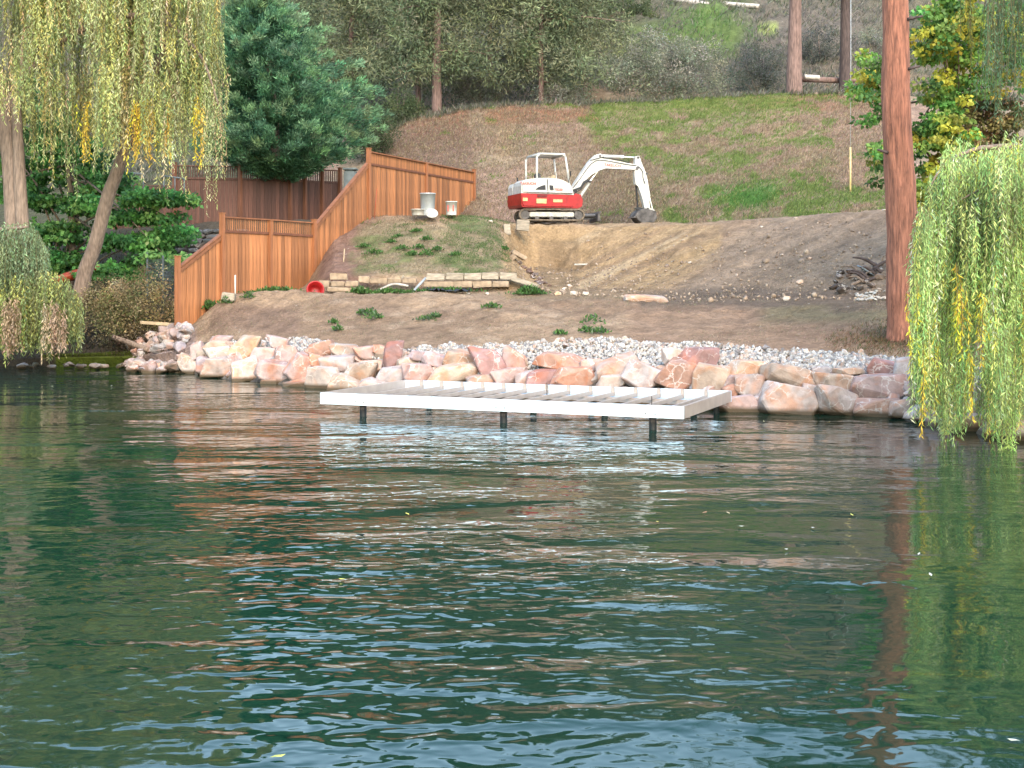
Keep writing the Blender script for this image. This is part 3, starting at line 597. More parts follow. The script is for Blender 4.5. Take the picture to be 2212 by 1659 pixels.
ROCKS = [c3(215, 300, 110, 120, PINK), c3(150, 410, 180, 130, CREAM), c3(290, 420, 150, 130, LILAC), c3(410, 215, 160, 70, PINK), c3(410, 255, 200, 70, TANR), c3(395, 325, 190, 100, CREAM),
    c3(610, 285, 190, 190, TANR), c3(890, 240, 160, 90, PINK), c3(765, 350, 200, 130, PINK), c3(420, 440, 250, 150, BEIGE), c3(610, 480, 220, 190, CREAM), c3(865, 480, 300, 150, PINK),
    c3(970, 340, 210, 140, PINK), c3(1230, 295, 250, 120, RUST), c3(1450, 300, 250, 95, CREAM), c3(1070, 450, 180, 230, PINK), c3(1220, 400, 170, 110, RUST), c3(1400, 410, 280, 120, GREYR),
    c3(1620, 320, 180, 110, PINK), c3(1735, 290, 120, 70, RUST), c3(1840, 335, 130, 210, REDD), c3(1650, 430, 240, 90, BEIGE), c3(1270, 540, 270, 190, CREAM), c3(1540, 520, 290, 200, TANR),
    c3(1840, 515, 240, 150, GREYR), c3(1960, 400, 170, 90, TANR), c3(2060, 345, 170, 70, LILAC), c3(2050, 490, 200, 120, PINK), c3(540, 360, 120, 90, LILAC), c3(90, 500, 130, 60, GREYR), c3(820, 560, 140, 50, RUST), c3(1030, 590, 180, 60, RUST),
    c2(785, 155, 180, 80, TANR), c2(920, 185, 160, 150, REDD), c2(1060, 155, 140, 85, PINK), c2(730, 230, 260, 95, TANR), c2(540, 220, 150, 90, PINK), c2(640, 160, 120, 60, LILAC), c2(1010, 240, 150, 75, PINK), c2(1100, 255, 100, 60, GREYR),
    c2(1310, 170, 250, 80, RUST), c2(1200, 250, 170, 75, REDD), c2(1370, 245, 210, 95, RUST), c2(1600, 195, 210, 95, BEIGE), c2(1560, 270, 150, 75, CREAM), c2(1725, 245, 170, 125, GREYR), c2(1460, 190, 110, 70, PINK), c2(880, 270, 160, 70, BEIGE), c2(330, 300, 200, 60, TANR),
    c4(275, 380, 285, 200, REDD), c4(70, 350, 170, 120, BEIGE), c4(110, 500, 280, 220, RUST), c4(400, 520, 280, 200, TANR), c4(690, 450, 330, 130, TANR), c4(710, 590, 240, 160, BEIGE), c4(540, 640, 150, 90, RUST),
    c4(1040, 530, 460, 175, TANR), c4(1430, 575, 310, 140, TANR), c4(1520, 475, 220, 60, TANR), c4(1800, 450, 220, 150, REDD), c4(1975, 460, 150, 170, GREYR), c4(1800, 600, 450, 175, PINK), c4(1230, 650, 180, 110, BEIGE),
    c4(600, 765, 330, 160, PINK), c4(1020, 735, 500, 250, BEIGE), c4(1430, 745, 350, 205, BEIGE), c4(1770, 780, 340, 150, RUST), c4(1970, 780, 200, 130, BEIGE), c4(300, 790, 260, 100, PINK), c4(60, 790, 240, 100, TANR), c4(2200, 620, 260, 170, PINK), c4(2200, 800, 280, 150, BEIGE), c4(2180, 470, 200, 130, GREYR),
    c4(1290, 470, 160, 60, GREYR), c4(550, 560, 110, 100, PINK), c4(880, 650, 90, 90, BEIGE), c4(1640, 690, 110, 70, PINK), c4(770, 740, 90, 110, GREYR)]
# rocks hidden below or behind the deck frame, and beyond the right edge of the picture
for x in range(760, 1420, 62): ROCKS.append((x + random.uniform(-8, 8), 845 + (x - 760) * .045 + random.uniform(-3, 3), 76, 44, random.choice([TANR, PINK, BEIGE, CREAM])))
for x in range(2050, 2500, 60):
    for q, dy in enumerate((0, 40, 75)): ROCKS.append((x + q * 18, 915 + (x - 2050) * .14 - dy, 85, 50, random.choice([TANR, PINK, BEIGE, GREYR])))
wall = empty('boulder_wall', P(1100, 862, 26.6) * np.array([1, 1, 0]), label='long low wall of stacked pink, tan and rust boulders along the waterline', cat='rock wall')
wl_ = Vector(wall.location)
def wall_depth(px, py):
    D_, Z_ = prof([px]); d1 = float(D_[3][0])
    y0 = np.interp(px, [c[0] for c in WL], [c[1] for c in WL]); y1 = HOR - (float(Z_[3][0]) - CH) * F / d1; d0 = CH * F / (y0 - HOR) + .25; d1 -= .25
    t = np.clip((y0 - py) / max(y0 - y1, 1), -.1, 1.25); return d0 + (d1 - d0) * t
for i, (px, py, pw, ph, c) in enumerate(ROCKS):
    d = wall_depth(px, py + ph * .2); k = d / F
    me = boulder(pw * k * 1.2, max(pw * .7, ph) * k * 1.05, ph * k * 1.25, 100 + i)
    p = P(px, py, d)
    o = link('rock', me, M['rock'], wall, Vector(p) - wl_ + Vector((0, .1, 0)))
    o.rotation_euler = (random.uniform(-.15, .15), random.uniform(-.24, .24), random.uniform(-.4, .4))
    j = [random.uniform(.86, 1.16)] * 3
    o.color = (c[0] * j[0] * 1.05, c[1] * j[0], c[2] * j[0], 1)
# chinking stones behind and between the boulders
small = [rock_mesh(.30, .28, .22, 12, 0, 900 + i) for i in range(8)]
for i in range(230):
    px = random.uniform(395, 2200); y0 = np.interp(px, [c[0] for c in WL], [c[1] for c in WL])
    py = y0 - random.uniform(5, 92 if px > 700 else 70); d = wall_depth(px, py) + .16
    o = link('rock', small[i % 8], M['rock'], wall, Vector(P(px, py, d)) - wl_)
    o.rotation_euler = (random.random() * 6, random.random() * 6, random.random() * 6); s_ = random.uniform(.6, 1.35); o.scale = (s_, s_, s_)
    c = random.choice([GREYR, BEIGE, PINK, TANR, LILAC]); o.color = (*c, 1)
# smaller rubble beyond the fence end
rub = empty('rock_rubble', P(320, 785, 36.0) * np.array([1, 1, 0]), label='loose heap of small greyish pink rocks between the fence end and the mossy bank', cat='rock pile')
rl = Vector(rub.location); rmid = [rock_mesh(.55, .5, .38, 16, 1, 950 + i) for i in range(8)]
for i in range(120):
    px = random.uniform(285, 405); t = random.random(); d = 34.4 + t * 2.4
    top = gz((px - CX) / F * d, d)
    o = link('rock', rmid[i % 8], M['rock'], rub, Vector(((px - CX) / F * d, d, max(top, 0) + .06 + random.uniform(0, .12))) - rl)
    s_ = random.uniform(.4, 1.0); o.scale = (s_, s_, s_); o.rotation_euler = (0, random.uniform(-.5, .5), random.random() * 6)
    c = random.choice([LILAC, PINK, GREYR, BEIGE]); k = random.uniform(.7, 1.0); o.color = (c[0] * k, c[1] * k, c[2] * k, 1)
for i in range(16):
    px = 40 + i * 16 + random.uniform(-14, 14); d = 35.7 + random.uniform(-.1, .9)
    o = link('rock', rmid[i % 8], M['rock'], rub, Vector(((px - CX) / F * d, d, .08)) - rl); s_ = random.uniform(.25, .85); o.scale = (s_, s_, s_ * .7); o.rotation_euler = (0, 0, random.random() * 6); o.color = random.choice([(.14, .12, .11, 1), (.30, .27, .25, 1), (.08, .08, .05, 1)])

# gravel strip above the boulders
gs = empty('gravel_strip', P(1300, 760, 28) * np.array([1, 1, 1]), kind='structure')
gl = Vector(gs.location)
cand = []
for i in range(15000):
    px = random.uniform(470, 2200); D_, Z_ = None, None
    cand.append((px, random.random()))
cand = np.array(cand); Dp, Zp = prof(cand[:, 0])
gt = cand[:, 1] * 1.15 - .1
wid = np.interp(cand[:, 0], [470, 560, 680, 760, 800, 860, 960, 1100, 1180, 1300], [.3, .7, .8, .45, .25, .3, .9, .95, 1, 1])
keep = (cand[:, 1] < wid + fbm(cand[:, 0] * .05, cand[:, 0] * 0, 3, 2) * .5)
cd = Dp[3] + (Dp[4] - Dp[3]) * gt; cx_ = (cand[:, 0] - CX) / F * cd; cz = ground(cx_, cd)
size = rng.uniform(.035, .085, len(cand)) * np.where(rng.random(len(cand)) < .06, 1.6, 1)
idx = np.nonzero(keep)[0]; order = idx[np.argsort(-(size / cd)[idx])]
smesh = [rock_mesh(1, .9, .7, 12, 0, 700 + i, 2.4) for i in range(6)]
gcols = np.array([(.44, .43, .41), (.34, .32, .30), (.58, .57, .55), (.40, .33, .29), (.22, .21, .21), (.46, .41, .35)])
for i in order[:300]:
    o = link('stone', smesh[i % 6], M['rock'], gs, Vector((cx_[i], cd[i], cz[i] + size[i] * .35)) - gl)
    s_ = size[i] * 1.5; o.scale = (s_, s_, s_); o.rotation_euler = (random.random() * 6, random.random() * 6, random.random() * 6); o.color = (*gcols[i % 6], 1)
vs, fs, cs, off = [], [], [], 0
base = [(np.array([v.co[:] for v in m.vertices]), np.array([p.vertices[:] for p in m.polygons])) for m in smesh]
for i in order[300:]:
    bv, bf = base[i % 6]; q = Euler((random.random() * 6, random.random() * 6, random.random() * 6)).to_matrix()
    v = bv @ np.array(q).T * size[i] * 1.35 + np.array([cx_[i], cd[i], cz[i] + size[i] * .3])
    vs.append(v); fs.append(bf + off); off += len(v); cs.append(np.tile(gcols[i % 6] * random.uniform(.8, 1.15), (len(v), 1)))
m_gr, t_, b_ = new_mat('gravel'); a_ = t_.nodes.new('ShaderNodeAttribute'); a_.attribute_name = 'Col'; t_.links.new(a_.outputs['Color'], b_.inputs['Base Color']); b_.inputs['Roughness'].default_value = .8
go = link('loose_gravel', fast_mesh('loose_gravel', np.concatenate(vs) - np.array(gl), np.concatenate(fs), np.concatenate(cs)), m_gr, gs); tag(go, kind='stuff')

# ------------------------------------------------------------------ deck frame standing in the water
DT = .405; DK = 1.095
FRc, U, N_ = Vector((2.50 * DK, 19.21 * DK, 0)), Vector((-.9215, .3884, 0)), Vector((.3884, .9215, 0))
dk_rot = math.atan2(U.y, U.x)
dock = empty('dock_frame', (FRc.x, FRc.y, 0), 0, label='unfinished rectangular aluminium dock frame with bare joists standing over the water', cat='dock')
def dk(s_, t_, z): v = U * s_ + N_ * t_; return Vector((v.x, v.y, z))
DL, DW, BH = 6.12 * DK, 2.95 * DK, .185 * DK
def beam(name, a, b_, wd, ht, mat, par=dock, bev=.006, ztop=DT):
    a = Vector(a); b_ = Vector(b_); d = b_ - a; rot = Matrix.Rotation(math.atan2(d.y, d.x), 3, 'Z')
    c = (a + b_) / 2; c.z = ztop - ht / 2
    return box_obj(name, (0, 0, 0), (d.length, wd, ht), mat, par, rot, bev, c)
beam('front_beam', dk(-.0, .02, 0), dk(DL, .02, 0), .05, BH, M['alu'])
beam('rear_beam', dk(.0, DW, 0), dk(DL, DW, 0), .05, BH, M['alu'])
beam('end_beam', dk(.026, .047, 0), dk(.026, DW - .027, 0), .05, BH, M['joist'])
beam('end_beam', dk(DL - .026, .047, 0), dk(DL - .026, DW - .027, 0), .05, BH, M['joist'])
for i in range(1, 15):
    s_ = i * DL / 15
    beam('joist', dk(s_, .047, 0), dk(s_, DW - .027, 0), .04, .075, M['joist'], ztop=DT - .085)
    o = beam('hanger', dk(s_ - .03, DW - .1, 0), dk(s_ + .03, DW - .1, 0), .05, .13, M['joist'], ztop=DT + .012)
beam('cross_member', dk(.4, .6, 0), dk(DL - .4, .6, 0), .07, .08, M['joist'], ztop=DT - .155)
beam('cross_member', dk(.4, 2.8, 0), dk(DL - .4, 2.8, 0), .07, .08, M['joist'], ztop=DT - .155)
for s_, t_ in ((.5 * DK, .12), (2.9 * DK, .12), (5.38 * DK, .12), (.52 * DK, 2.5 * DK), (2.1 * DK, 2.6 * DK), (3.4 * DK, 2.6 * DK), (5.5 * DK, 2.75 * DK)):
    bm = bmesh.new(); bm_cyl(bm, (0, 0, -1.3), (0, 0, DT - .235 if t_ > 1 else DT - .19), .062, seg=16)
    for f in bm.faces: f.smooth = True
    po = bm_obj('post', bm, M['steel'], dock, dk(s_, t_, 0))
    box_obj('cap_plate', (0, 0, (DT - .235 if t_ > 1 else DT - .19) - .008), (.2, .16, .012), M['steel'], po)
for s_ in (.47, .63, 3.1, 3.26, 5.81, 5.97):
    bm = bmesh.new(); bm_cyl(bm, (0, 0, 0), (0, -.012, 0), .012, seg=8); o = bm_obj('bolt', bm, M['steel'], dock, dk(s_, -.004, 0) + Vector((0, 0, DT - .14))); o.rotation_euler = (0, 0, dk_rot + PI)
for s_, t_ in ((.62, .3), (3.2, 2.2)):
    bm = bmesh.new(); bm_cyl(bm, (0, 0, DT - .15), (0, 0, DT + .12), .008, seg=8); bm_obj('threaded_rod', bm, M['steel'], dock, dk(s_, t_, 0))
bm = bmesh.new(); bm_cyl(bm, (0, 0, -.9), (0, 0, .2), .05, seg=12)
tag(bm_obj('steel_pipe', bm, M['steel'], None, (3.72, 24.0, 0)), 'short dark pipe stub in the water behind the right end of the dock frame', 'pipe')

# ------------------------------------------------------------------ near cedar fence
def fence(name, label, stations, mat, postmat, railmat, pitch=.15, lattice=.36, par=None):
    """stations: list of sections (A, B, topA, topB, footA, footB, lattice?)"""
    A0 = stations[0][0]; root = empty(name, (A0[0], A0[1], 0), label=label, cat='fence'); rl_ = Vector((A0[0], A0[1], 0))
    for (A, B, ta, tb, fa, fb, lat) in stations:
        A = Vector((A[0], A[1], 0)); B = Vector((B[0], B[1], 0)); d = B - A; ln = d.length; dn = d.normalized(); yaw = math.atan2(d.y, d.x)
        nb = max(2, int(ln / pitch)); rot = Matrix.Rotation(yaw, 3, 'Z')
        lh = lattice if lat else 0
        for i in range(nb):
            t = (i + .5) / nb; p = A + d * t; w_ = ln / nb * .955
            dtop = (tb - ta) * (1 / nb) / 2
            zt = ta + (tb - ta) * t - lh - (.07 if lat else .05); zb = fa + (fb - fa) * t - .25
            th = random.uniform(.018, .026)
            bm = bmesh.new(); off_ = (0.0 if i % 2 else .006)
            v = [(-w_ / 2, zt - dtop * .9), (w_ / 2, zt + dtop * .9), (w_ / 2, zb), (-w_ / 2, zb)]
            bm_prism(bm, v, -th / 2 - off_, th / 2 - off_)
            o = bm_obj('board', bm, mat, root, p - rl_); o.rotation_euler = (0, 0, yaw)
        def rail(z0, z1, w2, h2, m_, nm, off=0.0):
            a = A + Vector((0, 0, z0)); b2 = B + Vector((0, 0, z1)); dd = b2 - a; bm = bmesh.new()
            pit = math.atan2(z1 - z0, ln); bm_box(bm, (0, 0, 0), (dd.length, w2, h2), None, .004)
            o = bm_obj(nm, bm, m_, root, (a + b2) / 2 - rl_ + Vector((dn.y, -dn.x, 0)) * off); o.rotation_euler = Euler((0, -pit, yaw)); return o
        rail(ta, tb, .14, .04, railmat, 'cap_rail')
        if lat:
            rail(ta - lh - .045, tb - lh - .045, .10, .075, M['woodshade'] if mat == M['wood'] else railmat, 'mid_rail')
            npk = int(ln / .085)
            for i in range(npk):
                t = (i + .5) / npk; p = A + d * t; zt = ta + (tb - ta) * t - .02
                bm = bmesh.new(); bm_box(bm, (0, 0, zt - lh / 2), (.042, .02, lh - .02)); o = bm_obj('picket', bm, mat, root, p - rl_); o.rotation_euler = (0, 0, yaw)
        else: rail(ta - .09, tb - .09, .05, .09, railmat, 'mid_rail', .04)
        rail(fa + .35, fb + .35, .04, .09, railmat, 'back_rail', -.04)
    pts = [(s_[0], s_[2], s_[4]) for s_ in stations] + [(stations[-1][1], stations[-1][3], stations[-1][5])]
    for j, (A, ta, fa) in enumerate(pts):
        if j > 0 and j < len(pts) - 1: ta = max(ta, stations[j - 1][3])
        bm = bmesh.new(); zt = ta + (.30 if j == 0 else (-.03 if (abs(A[0] - b12[0]) < .01 or abs(A[0] - pm[0]) < .01) else .10))
        bm_box(bm, (0, 0, (zt + fa - .4) / 2), (.13, .13, zt - fa + .4), None, .01); bm_box(bm, (0, 0, zt + .012), (.15, .15, .024))
        o = bm_obj('post', bm, postmat, root, Vector((A[0], A[1], 0)) + Vector((0, -.07, 0)) - rl_)
        o.rotation_euler = (0, 0, R(60))
    return root
def xy(px, Y): return ((px - CX) / F * Y, Y)
p1, p2, p3, p4, p5 = xy(385, 36), xy(481, 37.6), xy(679, 41.1), xy(797, 44), xy(1024, 52.4)
pm = ((p4[0] + p5[0]) / 2, (p4[1] + p5[1]) / 2)
b12 = ((p2[0] + p3[0]) / 2, (p2[1] + p3[1]) / 2)
def zz(py, Y): return CH + (HOR - py) / F * Y
fence('cedar_fence', 'tall orange cedar board fence stepping up the slope from the boulders', [
    (p1, p2, zz(578, 36), zz(503, 37.6), zz(738, 36), zz(648, 37.6), False),
    (p2, b12, zz(469, 37.6), zz(469, 37.6) , zz(648, 37.6), zz(640, 39.3), True),
    (b12, p3, zz(469, 37.6), zz(470.5, 37.6), zz(640, 39.3), zz(640, 41.1), True),
    (p3, p4, zz(488, 41.1), zz(348, 44), zz(610, 41.1), zz(470, 44), False),
    (p4, pm, zz(328, 44), zz(328, 44), zz(470, 44), zz(478, 48), True),
    (pm, p5, zz(328, 44), zz(328, 44) , zz(478, 48), zz(480, 52), True)], M['wood'], M['woodpost'], M['woodrail'])
# far weathered fence
q0, q1, q2, q3 = xy(250, 49.0), xy(378, 49.5), xy(520, 50), xy(628, 51)
q4, q5, q6 = xy(660, 51.3), xy(697, 51.7), xy(735, 52)
fence('weathered_fence', 'dark reddish weathered fence with slatted top below the big cedar', [
    (q0, q1, zz(400, 49), zz(400, 49), zz(545, 49), zz(540, 49.5), False),
    (q1, q2, zz(358, 49.5), zz(358, 49.5), zz(540, 49.5), zz(485, 50), True),
    (q2, q3, zz(358, 49.5), zz(358, 49.5), zz(485, 50), zz(476, 51), True),
    (q3, q4, zz(357, 49.5), zz(357, 49.5), zz(476, 51), zz(474, 51.3), True),
    (q4, q5, zz(357, 49.5), zz(357, 49.5), zz(476, 51), zz(474, 51.3), True),
    (q5, q6, zz(357, 49.5), zz(357, 49.5), zz(474, 51.3), zz(474, 52), True)], M['darkwood'], M['darkpost'], M['darkwood'], .15, .42)

# ------------------------------------------------------------------ excavator
EX, EY = (1184 - CX) / F * 46.6, 46.6
ez = gz(EX, EY)
ez = zz(479, 46.6)
K = 357.0
exc = empty('mini_excavator', (EX, EY, ez), label='white and red mini excavator with open canopy parked at the edge of the dug terrace', cat='excavator')
def E(cx, cy): return ((cx - 660) / K, (985 - cy) / K)
def EP(*pts): return [E(*p) for p in pts]
# undercarriage
und = R(6)
def rotobj(o, a): o.rotation_euler = (0, 0, a); return o
for sy in (-.72, .72):
    bm = bmesh.new()
    L0, L1, r_ = -1.12, 1.16, .205
    outer = [(L1 - r_ + math.cos(a) * r_, r_ + .005 + math.sin(a) * r_) for a in np.linspace(-PI / 2, PI / 2, 12)] + [(L0 + r_ + math.cos(a) * r_, r_ + .005 + math.sin(a) * r_) for a in np.linspace(PI / 2, 1.5 * PI, 12)]
    inn = [(x * .965 + .0, .21 + (z - .21) * .80) for x, z in outer]
    n_ = len(outer)
    for (a, b_) in ((outer, inn),):
        vo = [[bm.verts.new((x, y, z)) for x, z in poly] for poly in (outer, inn) for y in (sy - .17, sy + .17)]
        o0, o1, i0, i1 = vo
        for i in range(n_):
            j = (i + 1) % n_
            for q in ((o0[i], o0[j], o1[j], o1[i]), (i0[j], i0[i], i1[i], i1[j]), (o0[j], o0[i], i0[i], i0[j]), (o1[i], o1[j], i1[j], i1[i])): bm.faces.new(q)
    for i in range(46):                                     # tread lugs
        t = i / 46 * n_; k0 = int(t) % n_; fr = t - int(t); a = outer[k0]; b_ = outer[(k0 + 1) % n_]
        x, z = a[0] + (b_[0] - a[0]) * fr, a[1] + (b_[1] - a[1]) * fr
        bm_box(bm, (x, sy, z), (.025, .33, .025))
    rotobj(bm_obj('track', bm, M['track'], exc), und)
    bm = bmesh.new(); bm_box(bm, (0.02, sy, .215), (1.55, .24, .17), None, .02)
    rotobj(bm_obj('track_frame', bm, M['dirtywhite'], exc), und)
    for x in (L0 + r_, L1 - r_):
        bm = bmesh.new(); bm_cyl(bm, (x, sy - .12, r_), (x, sy + .12, r_), .155, seg=18); bm_cyl(bm, (x, sy - .14, r_), (x, sy + .14, r_), .06, seg=12)
        rotobj(bm_obj('sprocket', bm, M['mudsteel'], exc), und)
    for x in (-.5, 0, .5):
        bm = bmesh.new(); bm_cyl(bm, (x, sy - .14, .09), (x, sy + .14, .09), .07, seg=12); rotobj(bm_obj('roller', bm, M['mudsteel'], exc), und)
bm = bmesh.new(); bm_box(bm, (0, 0, .25), (1.0, 1.1, .22), None, .03); bm_cyl(bm, (0, 0, .36), (0, 0, .47), .42, seg=24); rotobj(bm_obj('undercarriage', bm, M['darkgray'], exc), und)
bm = bmesh.new()
bm_prism(bm, [(1.62, 0.0), (1.74, .0), (1.70, .12), (1.70, .24), (1.76, .34), (1.70, .34), (1.63, .24), (1.62, .12)], -.9, .9)
bl = rotobj(bm_obj('dozer_blade', bm, M['mudsteel'], exc), und)
bm = bmesh.new()
for sy in (-.4, .4): bm_box(bm, (1.3, sy, .15), (.75, .08, .1))
bm_cyl(bm, (1.1, -.45, .2), (1.6, -.45, .2), .075, seg=14)
rotobj(bm_obj('blade_arm', bm, M['darkgray'], exc), und)
# upper house, slewed a little away
ua = R(17)
def house_profile(): return EP((222, 815), (212, 740), (214, 655), (216, 560), (232, 510), (262, 480), (330, 470), (440, 458), (560, 455), (690, 462), (760, 480), (850, 520), (885, 590), (905, 655), (910, 740), (905, 815))
red_lo = EP((235, 822), (216, 790), (212, 720), (214, 652), (905, 662), (915, 740), (908, 815), (880, 825))
bm = bmesh.new(); bm_prism(bm, red_lo, -.86, .86, .05); rotobj(bm_obj('lower_body', bm, M['red'], exc), ua)
wh = EP((216, 650), (216, 560), (228, 515), (262, 485), (330, 472), (440, 460), (560, 455), (690, 462), (760, 480), (850, 522), (885, 590), (903, 659))
bm = bmesh.new(); bm_prism(bm, wh, -.85, .20, .05); ub = rotobj(bm_obj('hood', bm, M['white'], exc), ua)
bm = bmesh.new(); bm_prism(bm, EP((216, 650), (216, 560), (240, 510), (420, 500), (430, 650)), .205, .85, .05); rotobj(bm_obj('rear_hood', bm, M['white'], exc), ua)
x, z = E(660, 640); bm = bmesh.new(); bm_box(bm, (.1, .52, .95), (1.1, .62, .04)); rotobj(bm_obj('cab_floor', bm, M['darkgray'], exc), ua)
fy = -.862
bm = bmesh.new(); bm_prism(bm, EP((392, 605), (420, 580), (470, 556), (520, 545), (525, 605)), fy - .006, fy + .02); rotobj(bm_obj('vent', bm, M['black'], exc), ua)
bm = bmesh.new(); bm_prism(bm, EP((575, 545), (622, 550), (628, 608), (582, 606)), fy - .006, fy + .02); rotobj(bm_obj('vent', bm, M['black'], exc), ua)
bm = bmesh.new(); bm_prism(bm, EP((540, 470), (552, 470), (560, 640), (552, 640)), fy + .0, fy + .02); rotobj(bm_obj('panel_gap', bm, M['darkgray'], exc), ua)
bm = bmesh.new()
for k in range(3): bm_box(bm, ((480 - 660) / K, fy - .012, (985 - (665 + k * 14)) / K), (.36, .02, .015))
rotobj(bm_obj('grille', bm, M['black'], exc), ua)
for (cx, cy, w_, h_) in ((258, 728, .17, .11), (470, 745, .37, .16), (682, 738, .34, .10)):
    bm = bmesh.new(); bm_box(bm, ((cx - 660) / K, fy - .014, (985 - cy) / K), (w_, .006, h_), None, .002); rotobj(bm_obj('decal', bm, M['decalyellow'], exc), ua)
def text(s_, x, z, size_, mat, par=exc, y=-.875, rot=ua, shear=0):
    cu = bpy.data.curves.new('lettering', 'FONT'); cu.body = s_; cu.size = size_; cu.align_x = 'CENTER'; cu.align_y = 'CENTER'; cu.extrude = .003; cu.offset = size_ * .02
    to = bpy.data.objects.new('lettering', cu); COL.objects.link(to); bpy.context.view_layer.update()
    me = bpy.data.meshes.new_from_object(to.evaluated_get(bpy.context.evaluated_depsgraph_get())); bpy.data.objects.remove(to); me.materials.clear(); me.materials.append(mat)
    o = bpy.data.objects.new('lettering', me); COL.objects.link(o); o.parent = par
    q = Matrix.Rotation(rot, 4, 'Z') @ Matrix.Translation((x, y, z)) @ Matrix.Rotation(R(90), 4, 'X')
    o.matrix_local = q; return o
text('TAKEUCHI', *E(298, 532), .12, M['decalred'], y=-.868); text('TB250', *E(692, 600), .115, M['decalred'], y=-.868)
# canopy: four posts and a roof ring
bm = bmesh.new()
xf0, xr0 = (838 - 660) / K, (452 - 660) / K
def post(a, b_, r_=.036): bm_cyl(bm, a, b_, r_, seg=10)
top = 2.33; yn, yf = -.62, .62
xr, xf = -.60, .47
for y in (yn, yf):
    post((xr - .02, y, 1.30), (xr - .02, y, 2.22)); post((xr - .02, y, 2.2), (xr + .07, y, top)); post((xr + .05, y, top), (xf - .12, y, top)); post((xf - .14, y, top), (xf - .02, y, 2.24)); post((xf - .04, y, 2.26), (xf + .11, y, .98 if y > 0 else 1.28))
for x, z in ((xr + .02, 2.30), (xf - .08, 2.30), (xr - .02, 1.45)): post((x, yn, z), (x, yf, z))
rotobj(bm_obj('canopy_frame', bm, M['white'], exc, smooth=True), ua)
bm = bmesh.new(); bm_box(bm, ((xr + xf) / 2, 0, top + .015), (1.02, 1.28, .05), None, .02); rotobj(bm_obj('canopy_roof', bm, M['white'], exc), ua)
bm = bmesh.new(); bm_box(bm, (-.28, .28, 1.42), (.12, .46, .62), Matrix.Rotation(R(-8), 3, 'Y'), .04); bm_box(bm, (-.05, .28, 1.18), (.45, .46, .12), None, .04); rotobj(bm_obj('seat', bm, M['darkgray'], exc), ua)
bm = bmesh.new()
for y in (.05, .5): bm_cyl(bm, (.22, y, .97), (.2, y, 1.62), .02); bm_cyl(bm, (.27, y, .97), (.3, y, 1.78), .014); bm_box(bm, (.2, y, 1.4), (.16, .14, .5), None, .03)
rotobj(bm_obj('control_lever', bm, M['plank'], exc), ua)
bm = bmesh.new(); bm_prism(bm, EP((900, 640), (990, 622), (1075, 640), (1102, 715), (1088, 790), (1030, 822), (890, 820)), -.22, .22, .03); sb_ = rotobj(bm_obj('swing_bracket', bm, M['red'], exc), ua)
bm = bmesh.new(); bm_cyl(bm, (.73, -.25, .53), (.73, -.30, .53), .05); rotobj(bm_obj('work_lamp', bm, M['chrome'], exc), ua)
# boom, arm and bucket as one front, swung with the house
def ex_prism(name, pts, hw, mat, bev=.02, y=0.0):
    bm = bmesh.new(); bm_prism(bm, EP(*pts), y - hw, y + hw, bev); return rotobj(bm_obj(name, bm, mat, exc), ua)
def ex_cyl(name, a, b_, r_, mat, y=0.0):
    a = E(*a); b_ = E(*b_); bm = bmesh.new(); bm_cyl(bm, (a[0], y, a[1]), (b_[0], y, b_[1]), r_, seg=14); return rotobj(bm_obj(name, bm, mat, exc, smooth=False), ua)
def SX(p): return (660 + (p[0] - 660) / math.cos(ua) * .985, p[1])
def sx(L_): return [SX(p) for p in L_]
boom = ex_prism('boom', sx([(960, 545), (1010, 470), (1175, 225), (1215, 180), (1275, 125), (1330, 108), (1365, 140), (1400, 178), (1650, 212), (1790, 235), (1835, 262), (1815, 305), (1740, 303), (1400, 288), (1322, 312), (1205, 385), (1100, 475), (1020, 575), (1005, 645), (970, 650), (950, 620)]), .13, M['white'])
ex_prism('hose_guard', sx([(905, 600), (1000, 560), (1060, 540), (1100, 470), (1150, 440), (1185, 450), (1165, 465), (1115, 490), (1075, 560), (1000, 590), (920, 625)]), .03, M['black'], 0, y=-.17)
ex_cyl('boom_cylinder', SX((1045, 705)), SX((1195, 480)), .062, M['white'], -.0); ex_cyl('cylinder_rod', SX((1195, 480)), SX((1300, 340)), .034, M['chrome'])
ex_cyl('arm_cylinder', SX((1340, 138)), SX((1650, 140)), .058, M['white']); ex_cyl('cylinder_rod', SX((1650, 140)), SX((1815, 143)), .03, M['chrome'])
ex_prism('arm', sx([(1795, 130), (1850, 122), (1868, 160), (1885, 240), (1940, 330), (1950, 400), (1980, 640), (1995, 800), (1925, 808), (1885, 650), (1845, 520), (1800, 490), (1788, 400), (1785, 300), (1800, 240)]), .10, M['white'])
ex_cyl('bucket_cylinder', SX((1940, 355)), SX((1992, 640)), .05, M['white'], -.02); ex_cyl('cylinder_rod', SX((1992, 640)), SX((2036, 805)), .026, M['chrome'], -.02)
ex_prism('bucket_link', sx([(1955, 795), (1985, 785), (2055, 815), (2050, 845), (2000, 835)]), .12, M['dirtywhite'], .01)
bm = bmesh.new()
bk = EP(*sx([(1905, 800), (2045, 835), (2062, 925), (2020, 975), (1960, 1000), (1870, 1005), (1815, 960), (1770, 900), (1790, 860), (1850, 815)]))
bm_prism(bm, bk, -.30, .30, .02)
for y in (-.24, -.08, .08, .24): x_, z_ = E(*SX((1770, 905))); bm_prism(bm, [(x_ - .09, z_ - .04), (x_ + .04, z_ + .04), (x_ + .06, z_ - .05)], y - .03, y + .03)
rotobj(bm_obj('bucket', bm, M['mudsteel'], exc), ua)
ex_prism('bucket_plate', sx([(1800, 800), (1850, 780), (1960, 800), (2040, 850), (1950, 880), (1860, 830)]), .06, M['black'], 0)
ex_cyl('hose', SX((1195, 200)), SX((1370, 150)), .014, M['black'], -.15)
